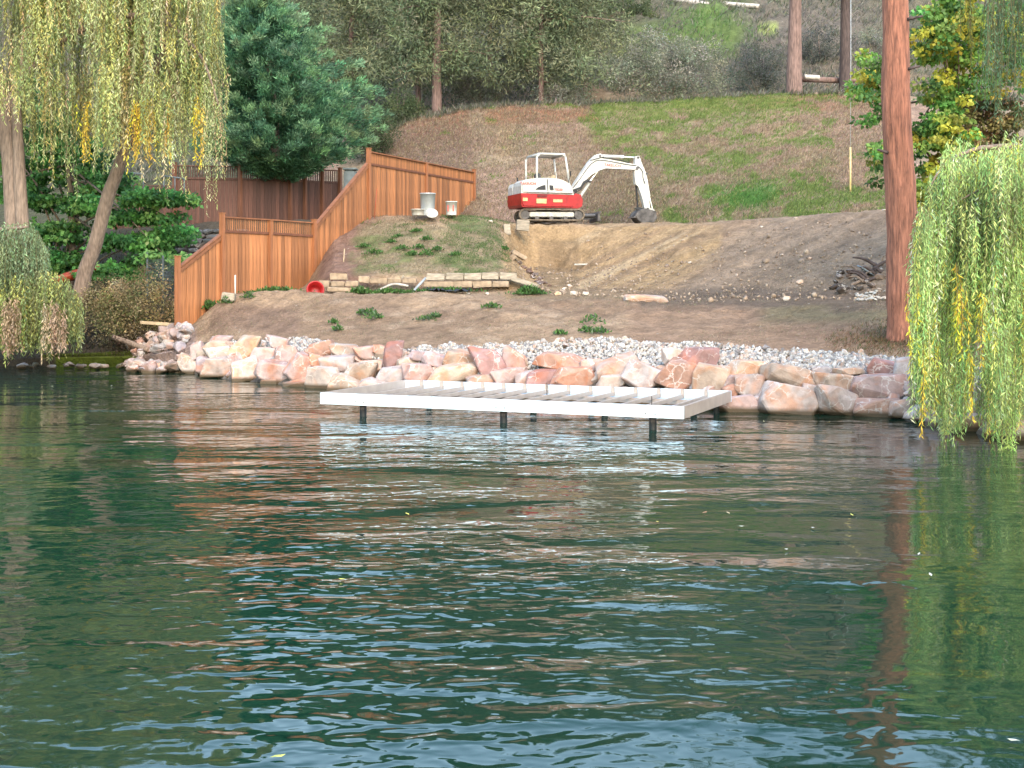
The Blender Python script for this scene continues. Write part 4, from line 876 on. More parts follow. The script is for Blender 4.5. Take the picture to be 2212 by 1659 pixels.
ex_cyl('hose', SX((1825, 500)), SX((1850, 780)), .03, M['black'], .05)
for (cx, cy, r_) in ((1322, 140, .045), (1815, 285, .06), (1832, 145, .04), (1195, 470, .035), (1000, 600, .06), (1945, 350, .035), (1960, 800, .04)):
    a = E(*SX((cx, cy))); bm = bmesh.new(); bm_cyl(bm, (a[0], -.145, a[1]), (a[0], .145, a[1]), r_, seg=12); rotobj(bm_obj('pin', bm, M['mudsteel'], exc), ua)
def hose(pts, r_=.012, y=-.15): rotobj(tube_obj('hose', curve_pts([(*E(*SX(p)),) for p in []] or [np.array([E(*SX(p))[0], y, E(*SX(p))[1]]) for p in pts], 14), r_, M['black'], exc, 6), ua)
hose([(960, 560), (1040, 470), (1150, 300), (1230, 200), (1330, 180), (1500, 215), (1700, 245), (1800, 250)]); hose([(1350, 160), (1480, 175), (1600, 190), (1700, 215)], .016)
hose([(1800, 250), (1850, 270), (1900, 330), (1890, 400), (1925, 480)], .013, -.12); hose([(960, 640), (1010, 600), (1060, 580), (1100, 500), (1160, 470)], .018, -.2)
x_, z_ = E(300, 470); bm = bmesh.new(); bm_cyl(bm, (x_, .4, z_ - .1), (x_, .4, z_ + .12), .03, seg=10); rotobj(bm_obj('exhaust', bm, M['black'], exc), ua)
bm = bmesh.new(); bm_box(bm, (-.2, -.864, .97), (1.72, .006, .014)); rotobj(bm_obj('trim_line', bm, M['darkgray'], exc), ua)
bm = bmesh.new(); bm_cyl(bm, (.5, -.7, 1.3), (.56, -.78, 1.62), .012, seg=6); bm_box(bm, (.56, -.79, 1.66), (.03, .10, .16), None, .01); rotobj(bm_obj('mirror', bm, M['black'], exc), ua)
bx_, bz_ = E(*SX((1490, 258))); text('TAKEUCHI', bx_, bz_, .135, M['decalred'], y=-.136).rotation_euler.rotate_axis('Z', R(-3))

# ------------------------------------------------------------------ buckets, bin and other site clutter
def tub(name, base, r0, r1, h, mat, label, cat, tilt=(0, 0, 0), lid=None, open_=True):
    bm = bmesh.new(); n_ = 24; prf = [(0, .0), (r0, 0), (r0 * 1.01, .02), (r1, h), (r1 + .012, h), (r1 + .012, h + .03), (r1 - .01, h + .03), (r0 - .012, .03), (0, .03)]
    rings = []
    for r_, z in prf: rings.append([bm.verts.new((r_ * math.cos(2 * PI * i / n_), r_ * math.sin(2 * PI * i / n_), z)) for i in range(n_)] if r_ else [bm.verts.new((0, 0, z))])
    for a, b_ in zip(rings, rings[1:]):
        for i in range(n_):
            j = (i + 1) % n_
            if len(a) == 1: bm.faces.new((a[0], b_[j], b_[i]))
            elif len(b_) == 1: bm.faces.new((a[i], a[j], b_[0]))
            else: bm.faces.new((a[i], a[j], b_[j], b_[i]))
    r = empty(name, base, label=label, cat=cat); o = bm_obj('shell', bm, mat, r, smooth=True); r.rotation_euler = tilt
    return r
b0 = on_ground(924, 42.9, -.02)
b0.z = zz(466, 42.9)
t1 = tub('garbage_can', b0, .21, .25, .70, M['binplastic'], 'tall grey can standing by the upper fence panel', 'garbage can')
bm = bmesh.new(); bm_cyl(bm, (0, 0, 0), (0, 0, .03), .20, seg=24); bm_cyl(bm, (0, 0, .03), (0, 0, .08), .18, .11, 24)
o = bm_obj('can_lid', bm, M['dirtywhite'], None, (b0.x + .15, b0.y - .33, b0.z + .05)); o.rotation_euler = (R(48), R(8), 0); tag(o, 'round grey lid propped against the foot of the tall grey can', 'lid')
tub('plastic_tub', (b0.x - .31, b0.y - .1, b0.z), .19, .22, .18, M['dirtywhite'], 'low pale tub on the grass left of the tall grey can', 'tub')
b1 = Vector((*xy(975, 42.9), zz(465, 42.9)))
bk1 = tub('bucket', b1, .165, .185, .42, M['white'], 'white pail with red print standing alone right of the grey can', 'bucket')
for x_ in (-.1, .07): box_obj('label_print', (x_, -.172, .22), (.035, .02, .2), M['decalred'], bk1)
rb = on_ground(681, 37.25); rbz = zz(628, 37.1)
redb = empty('red_tub', (rb.x, rb.y, rbz), label='bright red tub lying on its side half buried on the mound by the fence', cat='tub')
bm = bmesh.new(); n_ = 28; prf = [(0.02, .0), (.17, 0), (.235, .28), (.25, .28), (.25, .31), (.215, .31), (.16, .02), (.02, .02)]; rings = [[bm.verts.new((r_ * math.cos(2 * PI * i / n_), r_ * math.sin(2 * PI * i / n_), z)) for i in range(n_)] for r_, z in prf]
for a, b_ in zip(rings, rings[1:]):
    for i in range(n_): bm.faces.new((a[i], a[(i + 1) % n_], b_[(i + 1) % n_], b_[i]))
bm_obj('shell', bm, M['red'], redb, smooth=True); redb.rotation_euler = (R(84), 0, R(12)); redb.location.y = 37.15
# grey bin behind the cedar fence
o = box_obj('body', (0, 0, .5), (.45, .5, 1.0), M['slate'], None, None, .05); binr = empty('storage_bin', (*xy(757, 50), zz(425, 50)), label='dark grey lidded bin behind the cedar fence corner', cat='bin'); o.parent = binr
box_obj('lid', (0, -.02, 1.04), (.52, .58, .08), M['slate'], binr, None, .02)
# concrete block with white stake
blk = Vector((*xy(494, 36.5), zz(648, 36.5)))
tag(box_obj('concrete_block', (0, 0, .09), (.36, .25, .22), M['graywood'], None, Matrix.Rotation(R(8), 3, 'Y'), .02, blk), 'square concrete block at the foot of the lower fence panel', 'block')
def stake(px, y0, y1, Y, mat, label, r_=.018, lean=0, name='stake'):
    a = P(px, y0, Y); b_ = P(px + lean, y1, Y); a[2] -= .15
    return tag(tube_obj(name, [a, b_], r_, mat, None, 8), label, 'stake')
stake(508, 640, 594, 37.25, M['white'], 'thin white stake beside the concrete block at the lower fence', .022)
stake(741, 577, 537, 39.8, M['plank'], 'thin wooden stake on the reddish dirt beside the sloping fence', .016, 3)
stake(808, 470, 408, 44.0, M['orange'], 'thin survey stake leaning on the upper fence corner', .01, 6)
def debris(name, px, py, Y, size_, mat, label, cat, rot=(0, 0, 0), bev=.008):
    p = Vector(P(px, py, Y)); bm = bmesh.new(); bm_box(bm, (0, 0, 0), size_, None, bev); o = bm_obj(name, bm, mat, None, p); o.rotation_euler = rot; return tag(o, label, cat)
debris('white_board', 1261, 571, 42.9, (.62, .10, .05), M['dirtywhite'], 'short white board lying on the golden dug slope', 'board', (0, R(-1), R(4)))
debris('wood_scrap', 1290, 562, 43.0, (.14, .08, .04), M['dirtywhite'], 'tiny white scrap above the short white board', 'scrap', (0, R(-30), 0))
debris('gray_board', 906, 615, 37.6, (.06, .20, .52), M['bluegray'], 'blue grey plank leaning against the left end of the block wall', 'board', (R(-22), R(42), 0))
debris('gray_board', 866, 606, 37.8, (.06, .08, .34), M['graywood'], 'short grey board leaning against the broken part of the block wall', 'board', (0, R(28), 0))
debris('plank', 342, 699, 37.0, (1.0, .10, .09), M['plank'], 'yellowish plank lying behind the end post of the cedar fence', 'plank', (0, R(4), R(3)))
debris('flat_board', 1000, 569, 42.9, (.01, .01, .01), M['plank'], 'x', 'x') if False else None
debris('flat_board', 2080 * .2604 * 0 + 1210, 651, 34.6, (.55, .1, .03), M['plank'], 'pale flat board lying on the brown lower slope below the dug cut', 'board', (0, 0, .1))
bm = bmesh.new(); pts_ = curve_pts([P(818, 627, 37.5), P(850, 612, 37.4), P(882, 618, 37.3)], 10)
tag(tube_obj('curved_branch', pts_, .035, M['log'], None, 8), 'curved pale branch lying in the weeds at the foot of the block wall', 'branch')
# black plastic scraps
for (px, py, Y, a, b_, lb) in ((985, 628, 37.0, .40, .12, 'crumpled black plastic sheet on the path below the block wall'), (938, 626, 37.1, .20, .10, 'small black plastic scrap left of the crumpled black sheet')):
    bm = bmesh.new(); bmesh.ops.create_grid(bm, x_segments=10, y_segments=6, size=1)
    for v in bm.verts: v.co = Vector((v.co.x * a, v.co.y * .25, .05 + abs(float(fbm(v.co.x * 3, v.co.y * 3, 3, 4))) * .35))
    tag(bm_obj('plastic_sheet', bm, M['black'], None, P(px, py + 6, Y)), lb, 'plastic sheet')

# rectangular slab on the bench
sp = P(1392, 648, 35.0)
me = rock_mesh(1.24, .55, .27, 46, 1, 31, 7); o = link('stone_slab', me, M['rock'], None, sp); o.rotation_euler = (0, R(2.5), R(3)); o.color = (.46, .39, .33, 1)
tag(o, 'long flat pinkish stone slab lying alone on the bench above the lower slope', 'stone slab')

# block retaining wall pieces
bw = empty('block_wall', P(1000, 628, 37.9), label='low two course wall of pale landscaping blocks across the slope', cat='retaining wall'); bwl = Vector(bw.location)
def block(px0, px1, y0, y1, Y, mat='graywood', par=bw, dd=.28, tilt=0):
    a = P(px0, y0, Y); b_ = P(px1, y1, Y); bm = bmesh.new(); bm_box(bm, (0, 0, 0), (abs(b_[0] - a[0]) - .008, dd, abs(b_[2] - a[2]) - .006), None, .015)
    for v in bm.verts: v.co += Vector((random.uniform(-.018, .018), random.uniform(-.02, .02), random.uniform(-.014, .014)))
    o = bm_obj('block', bm, M[mat], par, Vector((a + b_) / 2) - Vector(par.location)); o.rotation_euler = (0, tilt + random.uniform(-.035, .035), random.uniform(-.05, .05)); return o
for x0, x1, ya, yb in ((922, 961, 591, 606), (963, 1002, 590, 606), (1003, 1040, 590, 605), (1041, 1078, 588, 604), (1079, 1116, 589, 604)): block(x0, x1, ya, yb, 37.75)
for x0, x1 in ((916, 980), (981, 1020), (1021, 1062), (1063, 1100)): block(x0, x1, 607, 621, 37.65, 'concrete')
for x0, x1 in ((800, 838), (839, 868), (869, 900)): block(x0, x1, 600, 612, 37.8, 'concrete')
bw2 = empty('block_steps', P(745, 628, 37.7), label='stacked grey blocks stepping down beside the mound with the red tub', cat='retaining wall')
for x0, x1, ya, yb, Y in ((714, 751, 590, 605, 37.8), (716, 745, 607, 619, 37.5), (746, 775, 607, 619, 37.5), (708, 760, 620, 631, 37.2), (761, 795, 621, 631, 37.2), (776, 799, 596, 611, 37.8), (690, 713, 606, 622, 37.5)): block(x0, x1, ya, yb, Y, 'concrete', bw2)
# broken blocks near the machine and at the end of the wall
for k, (px, py, Y, s3, rt, lb) in enumerate((
    (1129, 487, 43.6, (.42, .3, .36), (0, .1, .1), 'squared grey block in the turf just below the left track of the excavator'),
    (1095, 496, 43.2, (.22, .3, .36), (0, -.1, .1), 'upright pale block left of the squared block below the excavator'),
    (1121, 551, 41.6, (.50, .3, .13), (0, .5, .2), 'tilted broken concrete slab at the top of the washed out gully'),
    (1107, 556, 41.4, (.16, .2, .22), (.2, .8, .2), 'small broken concrete lump left of the tilted slab'),
    (1134, 610, 37.6, (.80, .3, .13), (0, .30, 0), 'long fallen block slanting off the right end of the block wall'),
    (1141, 500, 43.8, (.09, .1, .30), (0, -.1, 0), 'short wooden stub sticking out of the cut bank'))):
    debris('broken_block', px, py, Y, s3, M['graywood' if k in (0, 1, 4) else 'concrete'], lb, 'block', rt, .015)
# loose pale stones on the earth
STL = [(797, 468, 44, .2, 'pale stone at the foot of the upper fence corner post'), (1270, 505, 44, .12, 'small pale stone just below the dozer blade on the cut edge'), (1720, 481, 41.0, .16, 'white stone on the rim of the grey slope below the bright grass'),
    (1910, 478, 40, .12, 'small pale stone on the rim beside the thick pine'), (1240, 640, 36.6, .22, 'larger pale stone at the bottom of the gully, right of the leafy weeds'), (1265, 637, 36.8, .2, 'pale stone immediately right of the larger gully stone'),
    (1052, 626, 37.0, .13, 'round white stone in front of the right half of the block wall'), (1010, 627, 37.0, .13, 'white stone beside the crumpled black plastic sheet'), (1645, 490, 40.9, .1, 'tiny pale stone near the rim left of the white rim stone'),
    (1728, 618, 35.4, .2, 'beige stone low on the grey slope left of the root tangle'), (1700, 634, 33.8, .22, 'pale stone on the bench below the grey slope'), (1060, 476, 43.0, .15, 'pale stone in the grass right of the white pail'),
    (1205, 632, 36.6, .2, 'pale stone closest to the leafy weeds at the wall end'), (1219, 612, 37.9, .15, 'small stone lying partway up the gully floor'), (1230, 600, 38.3, .2, 'highest of the pale stones in the gully'),
    (1690, 560, 38, .12, 'small pale stone halfway up the grey slope'), (1750, 575, 37, .12, 'small pale stone on the grey slope nearest the root tangle'), (1490, 560, 39.6, .12, 'small pale stone where golden and grey soil meet'),
    (1590, 600, 37.5, .12, 'small pale stone low on the left part of the grey slope'), (1763, 218, 61.3, .22, 'white stone on the bank crest between the two bare trunks'), (1828, 222, 60.8, .24, 'white stone on the bank crest at the foot of the dark bare trunk')]
for k, (px, py, Y, s_, lb) in enumerate(STL):
    X_ = (px - CX) / F * Y; o = link('loose_stone', rock_mesh(s_, s_, s_ * .7, 14, 0, 400 + k), M['rock'], None, (X_, Y, gz(X_, Y) + s_ * .2)); o.color = (.62, .54, .44, 1)
    tag(o, lb, 'stone', 'loose pale stones on the bare earth')

# gully rubble, excavated roots and tarp at the right
rt_ = empty('root_debris', on_ground(1860, 34.0), label='tangle of dug up roots, dark clods and pale rubble beside the big pine', cat='debris pile'); rtl = Vector(rt_.location)
for k in range(26):
    px = random.uniform(1800, 1915); Y = random.uniform(33.2, 35.2); p = on_ground(px, Y, .05)
    s_ = random.uniform(.12, .42); o = link('clod', rock_mesh(s_, s_ * .8, s_ * .55, 14, 1, 500 + k), M['rock'], rt_, p - rtl); c = random.choice([(.06, .045, .035), (.12, .09, .07), (.20, .16, .13)]); o.color = (*c, 1); o.rotation_euler = (0, random.uniform(-.4, .4), random.random() * 6)
for k in range(14):
    a = on_ground(random.uniform(1815, 1910), random.uniform(33.4, 34.8), .05); b_ = a + Vector((random.uniform(-.7, .7), random.uniform(-.2, .2), random.uniform(.05, .38)))
    m_ = (a + b_) / 2 + Vector((random.uniform(-.1, .1), 0, .12)); tube_obj('root', curve_pts([a - rtl, m_ - rtl, b_ - rtl], 7), np.linspace(.05, .015, 7) * random.uniform(.6, 1.2), M[random.choice(['bark_dark', 'bark_dark', 'bark_gray'])], rt_, 6)
debris('metal_sheet', 1876, 588, 34.3, (.62, .3, .03), M['bluegray'], 'bent silvery sheet lying on the root pile beside the pine', 'metal sheet', (R(12), R(30), .3))
for k in range(46):
    px = random.uniform(1850, 1912); Y = random.uniform(31.7, 33.0); p = on_ground(px, Y, .03); s_ = random.uniform(.08, .22)
    o = link('stone', small[k % 8], M['rock'], rt_, p - rtl); o.scale = (s_ * 3, s_ * 3, s_ * 2); o.color = (.40, .39, .35, 1); o.rotation_euler = (0, 0, random.random() * 6)
gu = empty('gully_roots', on_ground(1160, 41.0), label='dark exposed roots and clods in the gully below the excavator', cat='debris pile'); gul = Vector(gu.location)
for k in range(30):
    t = random.random(); px = 1130 + t * 50 + random.uniform(-10, 10); Y = 41.8 - t * 3.0; p = on_ground(px, Y, .02); s_ = random.uniform(.12, .32)
    o = link('clod', rock_mesh(s_, s_ * .8, s_ * .55, 12, 1, 560 + k), M['rock'], gu, p - gul); o.color = (.15, .105, .085, 1); o.rotation_euler = (0, 0, random.random() * 6)
# clods along the dug edge
cl = []
for k in range(900):
    px = random.uniform(1120, 1900); v_ = random.random()
    Y = np.interp(px, [1120, 1400, 1600, 1900], [37.2, 36.4, 34.8, 32.2]) + v_ ** 1.5 * 6.5 + random.uniform(-.6, .4)
    cl.append((px, Y, random.uniform(.02, .075) * (1.8 if random.random() < .06 else 1)))
cl = np.array(cl); cX = (cl[:, 0] - CX) / F * cl[:, 1]; cZ = ground(cX, cl[:, 1]); vs, fs, cs, off = [], [], [], 0
for k in range(len(cl)):
    bv, bf = base[k % 6]; q = Euler((random.random() * 6, random.random() * 6, random.random() * 6)).to_matrix()
    v = bv @ np.array(q).T * cl[k, 2] * 1.6 + np.array([cX[k], cl[k, 1], cZ[k] + cl[k, 2] * .3]); vs.append(v); fs.append(bf + off); off += len(v)
    cs.append(np.tile(np.array(random.choice([(.36, .26, .18), (.27, .20, .145), (.42, .32, .23), (.22, .16, .12)])), (len(v), 1)))
tag(link('dirt_clods', fast_mesh('dirt_clods', np.concatenate(vs), np.concatenate(fs), np.concatenate(cs)), m_gr), 'scattered dirt clods and pebbles over the dug slope', 'clods', kind='stuff')

# ------------------------------------------------------------------ trees
GREENW = [(0.552, 0.624, 0.24), (0.432, 0.54, 0.216), (0.696, 0.744, 0.384), (0.672, 0.624, 0.216), (0.816, 0.696, 0.216), (0.792, 0.576, 0.336)]
def tree_root(name, base, label, cat='tree', group=None): return empty(name, base, label=label, cat=cat, group=group)
def wpts(lst, root): return [np.array(p) - np.array(root.location) for p in lst]
# big pine trunk on the right
bp_ = Vector(P(1952, 742, 27)); bp_.z = gz(bp_.x, 27) - .05
pine = tree_root('ponderosa_pine', bp_, 'thick straight pine trunk with orange plated bark right of the dug slope', 'pine tree')
axis = [P(1958, 770, 27), P(1950, 650, 27), P(1947, 480, 27), P(1938, 250, 27), P(1933, 0, 27), P(1925, -300, 27.2), P(1915, -700, 27.5), P(1910, -1150, 28)]
ax = curve_pts(wpts(axis, pine), 90, .05, 7)
rad = np.interp(np.linspace(0, 1, 90), [0, .03, .07, .12, .4, 1], [.56, .42, .36, .335, .30, .12])
tube_obj('trunk', ax, rad, M['ponderosa'], pine, 48, .12, 3)
for (py_, sx_, ln_) in ((150, 1, .16), (42, 1, .22), (330, -1, .12), (470, 1, .10)):
    c_ = np.array(P(1938 + sx_ * 31, py_, 26.85)) - np.array(pine.location); tube_obj('branch_stub', [c_ - np.array([sx_ * .1, 0, 0]), c_ + np.array([sx_ * ln_, -.05, .06])], [.035, .022], M['bark_dark'], pine, 8)
cen = []
for k in range(170):
    h_ = random.uniform(10.5, 17); a = random.random() * 6.28; r_ = random.uniform(.4, 3.4) * (1 - (h_ - 10) / 12)
    cen.append((ax[-8][0] + math.cos(a) * r_, ax[-8][1] + math.sin(a) * r_, h_))
obj_cards('crown', [clumps(cen, .55, 90, .24, .02, [(.07, .10, .035), (.05, .085, .03), (.10, .12, .04)], out=1.2)], M['needle'], pine)
# far pines on the bench and hillside
def pine_far(px, Y, ybase, rtop, wd, ct, cb, cw, label, pal, group=None, mat='bark_pine', seed=0, n_=230, trunk_to=None, lean=0):
    b_ = P(px, ybase, Y); r = tree_root('pine_tree', b_, label, 'pine tree', group)
    zt = zz(ct, Y) - b_[2]; zb = zz(cb, Y) - b_[2]
    a = curve_pts([(0, 0, -.4), (lean * .3, 0, zt * .35), (lean, 0, zt)], 14, .12, seed)
    tube_obj('trunk', a, np.linspace(wd * .5, wd * .16, 14), M[mat], r, 14, .06, seed)
    cen, dirs = [], []
    for k in range(int(n_ * 1.6)):
        t = random.random(); z = zb + (zt + .6 - zb) * t; an = random.random() * 6.28
        rr = cw * (.12 + (1 - t) ** .6) * random.uniform(.15, 1.05) * (1 + .35 * math.sin(an * 3 + z * 1.7))
        x0 = np.interp(z, a[:, 2], a[:, 0]); cen.append((x0 + math.cos(an) * rr, math.sin(an) * rr * .8, z - rr * .12))
    obj_cards('crown', [clumps(cen, .55, 52, .28, .05, pal, out=1.1, droop=.1)], M['needle'], r)
    # limbs
    ex = []
    for k in range(0 if group else 9):
        c = cen[k * 7]; z0 = c[2] + .2; x0 = np.interp(z0, a[:, 2], a[:, 0]); ex.append((np.array([(x0, 0, z0), ((x0 + c[0]) / 2, c[1] / 2, z0 + .1), c]), np.array([.06, .035, .012])))
    for a_, b__ in ex: tube_obj('limb', a_, b__, M[mat], r, 5)
    return r
OL = [(.15, .19, .10), (.19, .22, .115), (.12, .155, .085), (.20, .215, .12), (.24, .265, .14)]
DK = [(.12, .15, .08), (.075, .10, .055), (.12, .145, .07)]
pine_far(945, 63.5, 248, .2, .52, -260, 165, 3.3, 'pine with thick red trunk rising behind the upper end of the cedar fence', OL, seed=1, n_=420)
pine_far(905, 66, 235, .2, .3, -200, 150, 2.6, 'slim pine standing just left of the red trunked pine', OL, seed=2, n_=280, lean=-.6)
pine_far(1172, 64.5, 240, .2, .32, -330, 175, 3.2, 'bushy dark pine in the middle of the bank crest behind the excavator', OL, seed=3, n_=520)
pine_far(760, 68, 260, .2, .4, -230, 190, 3.2, 'olive pine right behind the bluish cedar', OL, seed=4, n_=430)
pine_far(650, 74, 240, .2, .4, -150, 150, 3.4, 'tall hazy pine above the left side of the bluish cedar', OL, seed=5, n_=320)
pine_far(1060, 72, 220, .2, .35, -200, 40, 2.8, 'high crowned pine between the two bank crest pines', DK, seed=6, n_=300)
pine_far(1265, 70, 215, .2, .3, -180, 120, 2.2, 'narrow pine at the left edge of the round grey bush', OL, seed=7, n_=260)
pine_far(1716, 61.5, 212, .2, .80, -420, -60, 3.5, 'grey red bare trunk, left one of the pair above the bank', OL, seed=8, n_=160, lean=.25)
pine_far(1825, 62.5, 202, .2, .62, -420, -40, 3.0, 'dark slender bare trunk, right one of the pair above the bank', DK, mat='bark_dark', seed=9, n_=160, lean=.15)
for k, (px, Y, yb) in enumerate(((1440, 95, -10), (1360, 100, -40), (1180, 92, 0), (800, 96, 20), (520, 100, 0), (300, 98, 20), (80, 95, 30), (1560, 120, -60), (1900, 100, -20), (2050, 96, -10), (2180, 98, -20), (950, 110, -30), (-150, 90, 40), (2400, 90, 10), (2600, 85, 10), (-400, 85, 60))):
    X_ = (px - CX) / F * Y; zb_ = gz(X_, Y); yb_ = HOR - (zb_ - CH) * F / Y
    pine_far(px, Y, yb_, .2, .5, yb_ - (random.uniform(400, 520) if px > 1850 or px < 60 else random.uniform(230, 340)), yb_ - 50, 3.8, 'olive green pine on the upper hillside mostly above the picture', OL, 'pines on the upper hillside', seed=20 + k, n_=120)
# bluish cedar, a broad feathery conifer
cb_ = Vector((*xy(600, 51), 0)); cb_.z = gz(cb_.x, 51) - .1
ced = tree_root('cedar_tree', cb_, 'broad bluish green cedar with feathery upswept sprays behind the weathered fence', 'cedar tree')
tube_obj('trunk', curve_pts([(0, 0, 0), (-.2, .2, 5), (-.9, .3, 11)], 14, .1, 5), np.linspace(.28, .05, 14), M['bark_gray'], ced, 12, .05, 3)
cen, dv_ = [], []
def cedar_r(py):   # half outline right / left in px at a height
    return np.interp(py, [-120, -40, 0, 30, 70, 130, 210, 290, 340, 365], [5, 20, 35, 70, 140, 190, 245, 215, 160, 80]), np.interp(py, [-120, -40, 0, 60, 130, 210, 290, 340, 365], [5, 16, 30, 60, 120, 150, 165, 150, 80])
tips, tdv = [], []
for k in range(560):
    py = random.uniform(-125, 372); an = random.random() * 2 * PI; rR, rL = cedar_r(py); cxp = 520 + (py + 120) * .17
    R_ = (rR if math.cos(an) > 0 else rL) * random.uniform(.72, 1.16); up = random.uniform(.25, .6); cs_ = abs(math.cos(an))
    ry = 3.1 * min(rR, 190) / 190 * R_ / max(rR, 1)
    for j in range(9):
        t = .28 + .72 * j / 8
        p = P(cxp + math.cos(an) * R_ * t + random.gauss(0, 3), py + up * 34 - up * 62 * t * t + random.gauss(0, 3), 50.5); p[1] += math.sin(an) * ry * t
        q = p - np.array(ced.location); d_ = (math.cos(an) * 1.0, math.sin(an) * 1.0, .35 + up * t)
        (tips if j > 6 else cen).append(q); (tdv if j > 6 else dv_).append(d_)
cen = np.array(cen); dv_ = np.array(dv_)
tips = np.array(tips); tdv = np.array(tdv)
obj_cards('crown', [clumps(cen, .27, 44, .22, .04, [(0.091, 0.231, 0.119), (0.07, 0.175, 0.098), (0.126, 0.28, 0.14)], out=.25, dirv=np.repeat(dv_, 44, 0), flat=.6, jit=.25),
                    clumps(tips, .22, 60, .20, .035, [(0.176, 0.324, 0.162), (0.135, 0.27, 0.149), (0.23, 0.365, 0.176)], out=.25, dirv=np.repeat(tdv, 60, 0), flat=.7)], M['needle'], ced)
# shrubs
def shrub(name, px, py, Y, wpx, hpx, n_, per, L, W, pal, label, cat='bush', depth=1.0, wts=None, rad=.32, out=.5, mat='leaf', stems=8, group=None, top=1.0):
    k = Y / F; bx, bz0 = (px - CX) * k, zz(py + hpx / 2, Y); b_ = np.array([bx, Y, bz0]); r = tree_root(name, b_, label, cat, group)
    cen = []
    for i in range(n_):
        u = rng.normal(size=3); u /= np.linalg.norm(u); q = random.random() ** .4; lob = 1 + .22 * math.sin(u[0] * 5 + u[2] * 4 + px)
        cen.append((u[0] * wpx / 2 * k * q * lob, u[1] * depth * q, hpx / 2 * k + u[2] * hpx / 2 * k * q * lob))
    obj_cards('foliage', [clumps(cen, rad, per, L, W, pal, wts, out=out)], M[mat], r)
    ex = []
    for i in range(stems):
        c = np.array(cen[i * 3 % n_]); ex.append((np.array([(random.uniform(-.15, .15), 0, -.2), c * np.array([.5, .5, .55]), c]), np.array([.04, .025, .008])))
    for a_, b__ in ex: tube_obj('stem', a_, b__, M['bark_gray'], r, 5)
    return r
SG = [(.28, .30, .21), (.34, .34, .26), (.22, .25, .16), (.40, .39, .32)]
shrub('round_bush', 1445, 150, 65, 300, 150, 330, 70, .13, .05, SG, 'large rounded grey green bush on top of the grassy bank', depth=2.2, rad=.42)
shrub('grey_bush', 1225, 205, 64.5, 120, 70, 90, 60, .12, .04, SG, 'low grey bush between the bushy pine and the large rounded bush', depth=1.0)
shrub('grey_bush', 1040, 195, 65.5, 150, 90, 140, 60, .12, .04, [(.20, .21, .18), (.14, .16, .11), (.25, .25, .22)], 'pale grey brush right of the red pine trunk', depth=1.2)
shrub('green_bush', 865, 245, 62, 110, 100, 120, 60, .12, .04, [(.10, .14, .06), (.13, .16, .07), (.08, .11, .05)], 'green brush at the left end of the bank behind the fence', depth=1.4)
shrub('green_bush', 800, 300, 58, 100, 90, 100, 60, .12, .04, [(.07, .10, .045), (.09, .12, .05)], 'dark brush between cedar and the upper fence corner', depth=1.2)
shrub('grey_bush', 1640, 150, 68, 130, 120, 120, 60, .12, .04, [(.17, .18, .13), (.13, .15, .10), (.22, .21, .18)], 'sage coloured brush left of the pair of bare trunks', depth=1.3)
shrub('grey_bush', 1775, 120, 74, 120, 130, 120, 60, .12, .04, [(.15, .155, .13), (.11, .12, .09), (.18, .17, .15)], 'grey brush on the hillside between the two bare trunks', depth=1.5)
shrub('grey_bush', 1900, 120, 76, 130, 150, 120, 60, .12, .04, SG, 'dull green brush seen between the dark bare trunk and the big pine', depth=1.5)
shrub('yellow_bush', 590, 25, 80, 120, 90, 90, 60, .14, .06, [(.30, .24, .10), (.24, .17, .09), (.20, .20, .08)], 'yellowish autumn bush on the slope above the cedar top', depth=1.5)
shrub('pale_bush', 1075, 95, 76, 70, 110, 70, 60, .12, .04, [(.28, .28, .25), (.20, .21, .17)], 'pale silvery brush showing between the pine crowns', depth=1.0)
shrub('green_bush', 1350, 25, 84, 150, 110, 110, 60, .16, .05, [(.09, .13, .05), (.12, .16, .06)], 'green brush at the top of the picture above the rounded bush', depth=1.5)
# brown bush at left bank and big-leaf maples
shrub('autumn_shrub', 285, 668, 37.6, 230, 160, 260, 60, .075, .04, [(.42, .31, .16), (.30, .26, .12), (.55, .43, .25), (.21, .22, .09)], 'sprawling brownish autumn shrub left of the fence end post', depth=1.3, rad=.26, wts=[3, 3, 2, 2])
shrub('autumn_shrub', 300, 740, 36.9, 170, 50, 80, 40, .07, .035, [(.10, .07, .045), (.07, .06, .03)], 'low dead brush on the bank above the rock rubble', depth=.8, rad=.22)
def maple(name, base, label, layers, pal, wts, L=.15, trunk=None, per=46, rad=.30, cat='maple tree', mat='leaf'):
    r = tree_root(name, base, label, cat); bl_ = np.array(r.location); cen = []
    for (px, py, Y, wp, hp, n_) in layers:
        for i in range(n_):
            u = rng.normal(size=3); u /= np.linalg.norm(u); q = random.random() ** .5
            p = P(px + u[0] * wp / 2 * q, py + u[2] * hp / 2 * q + abs(u[0] * q) * hp * .2, Y); p[1] += u[1] * 1.0 * q; cen.append(p - bl_)
    obj_cards('crown', [clumps(cen, rad, per, L, L * .75, pal, wts, out=.5, droop=.5, flat=.42, jit=.25)], M[mat], r)
    ex = []
    tr = curve_pts(wpts(trunk, r), 14, .06, 3); tube_obj('trunk', tr, np.linspace(.17, .06, 14), M['bark_gray'], r, 10, .05, 2)
    for i in range(0, len(cen), max(1, len(cen) // 22)):
        c = cen[i]; j = min(13, max(2, int(len(tr) * .7 * random.random() + 2))); s0 = tr[j]
        ex.append((np.array([s0, (s0 + c) / 2 + np.array([0, 0, .15]), c]), np.array([.045, .028, .008])))
    for a_, b__ in ex: tube_obj('limb', a_, b__, M['bark_gray'], r, 5)
    return r
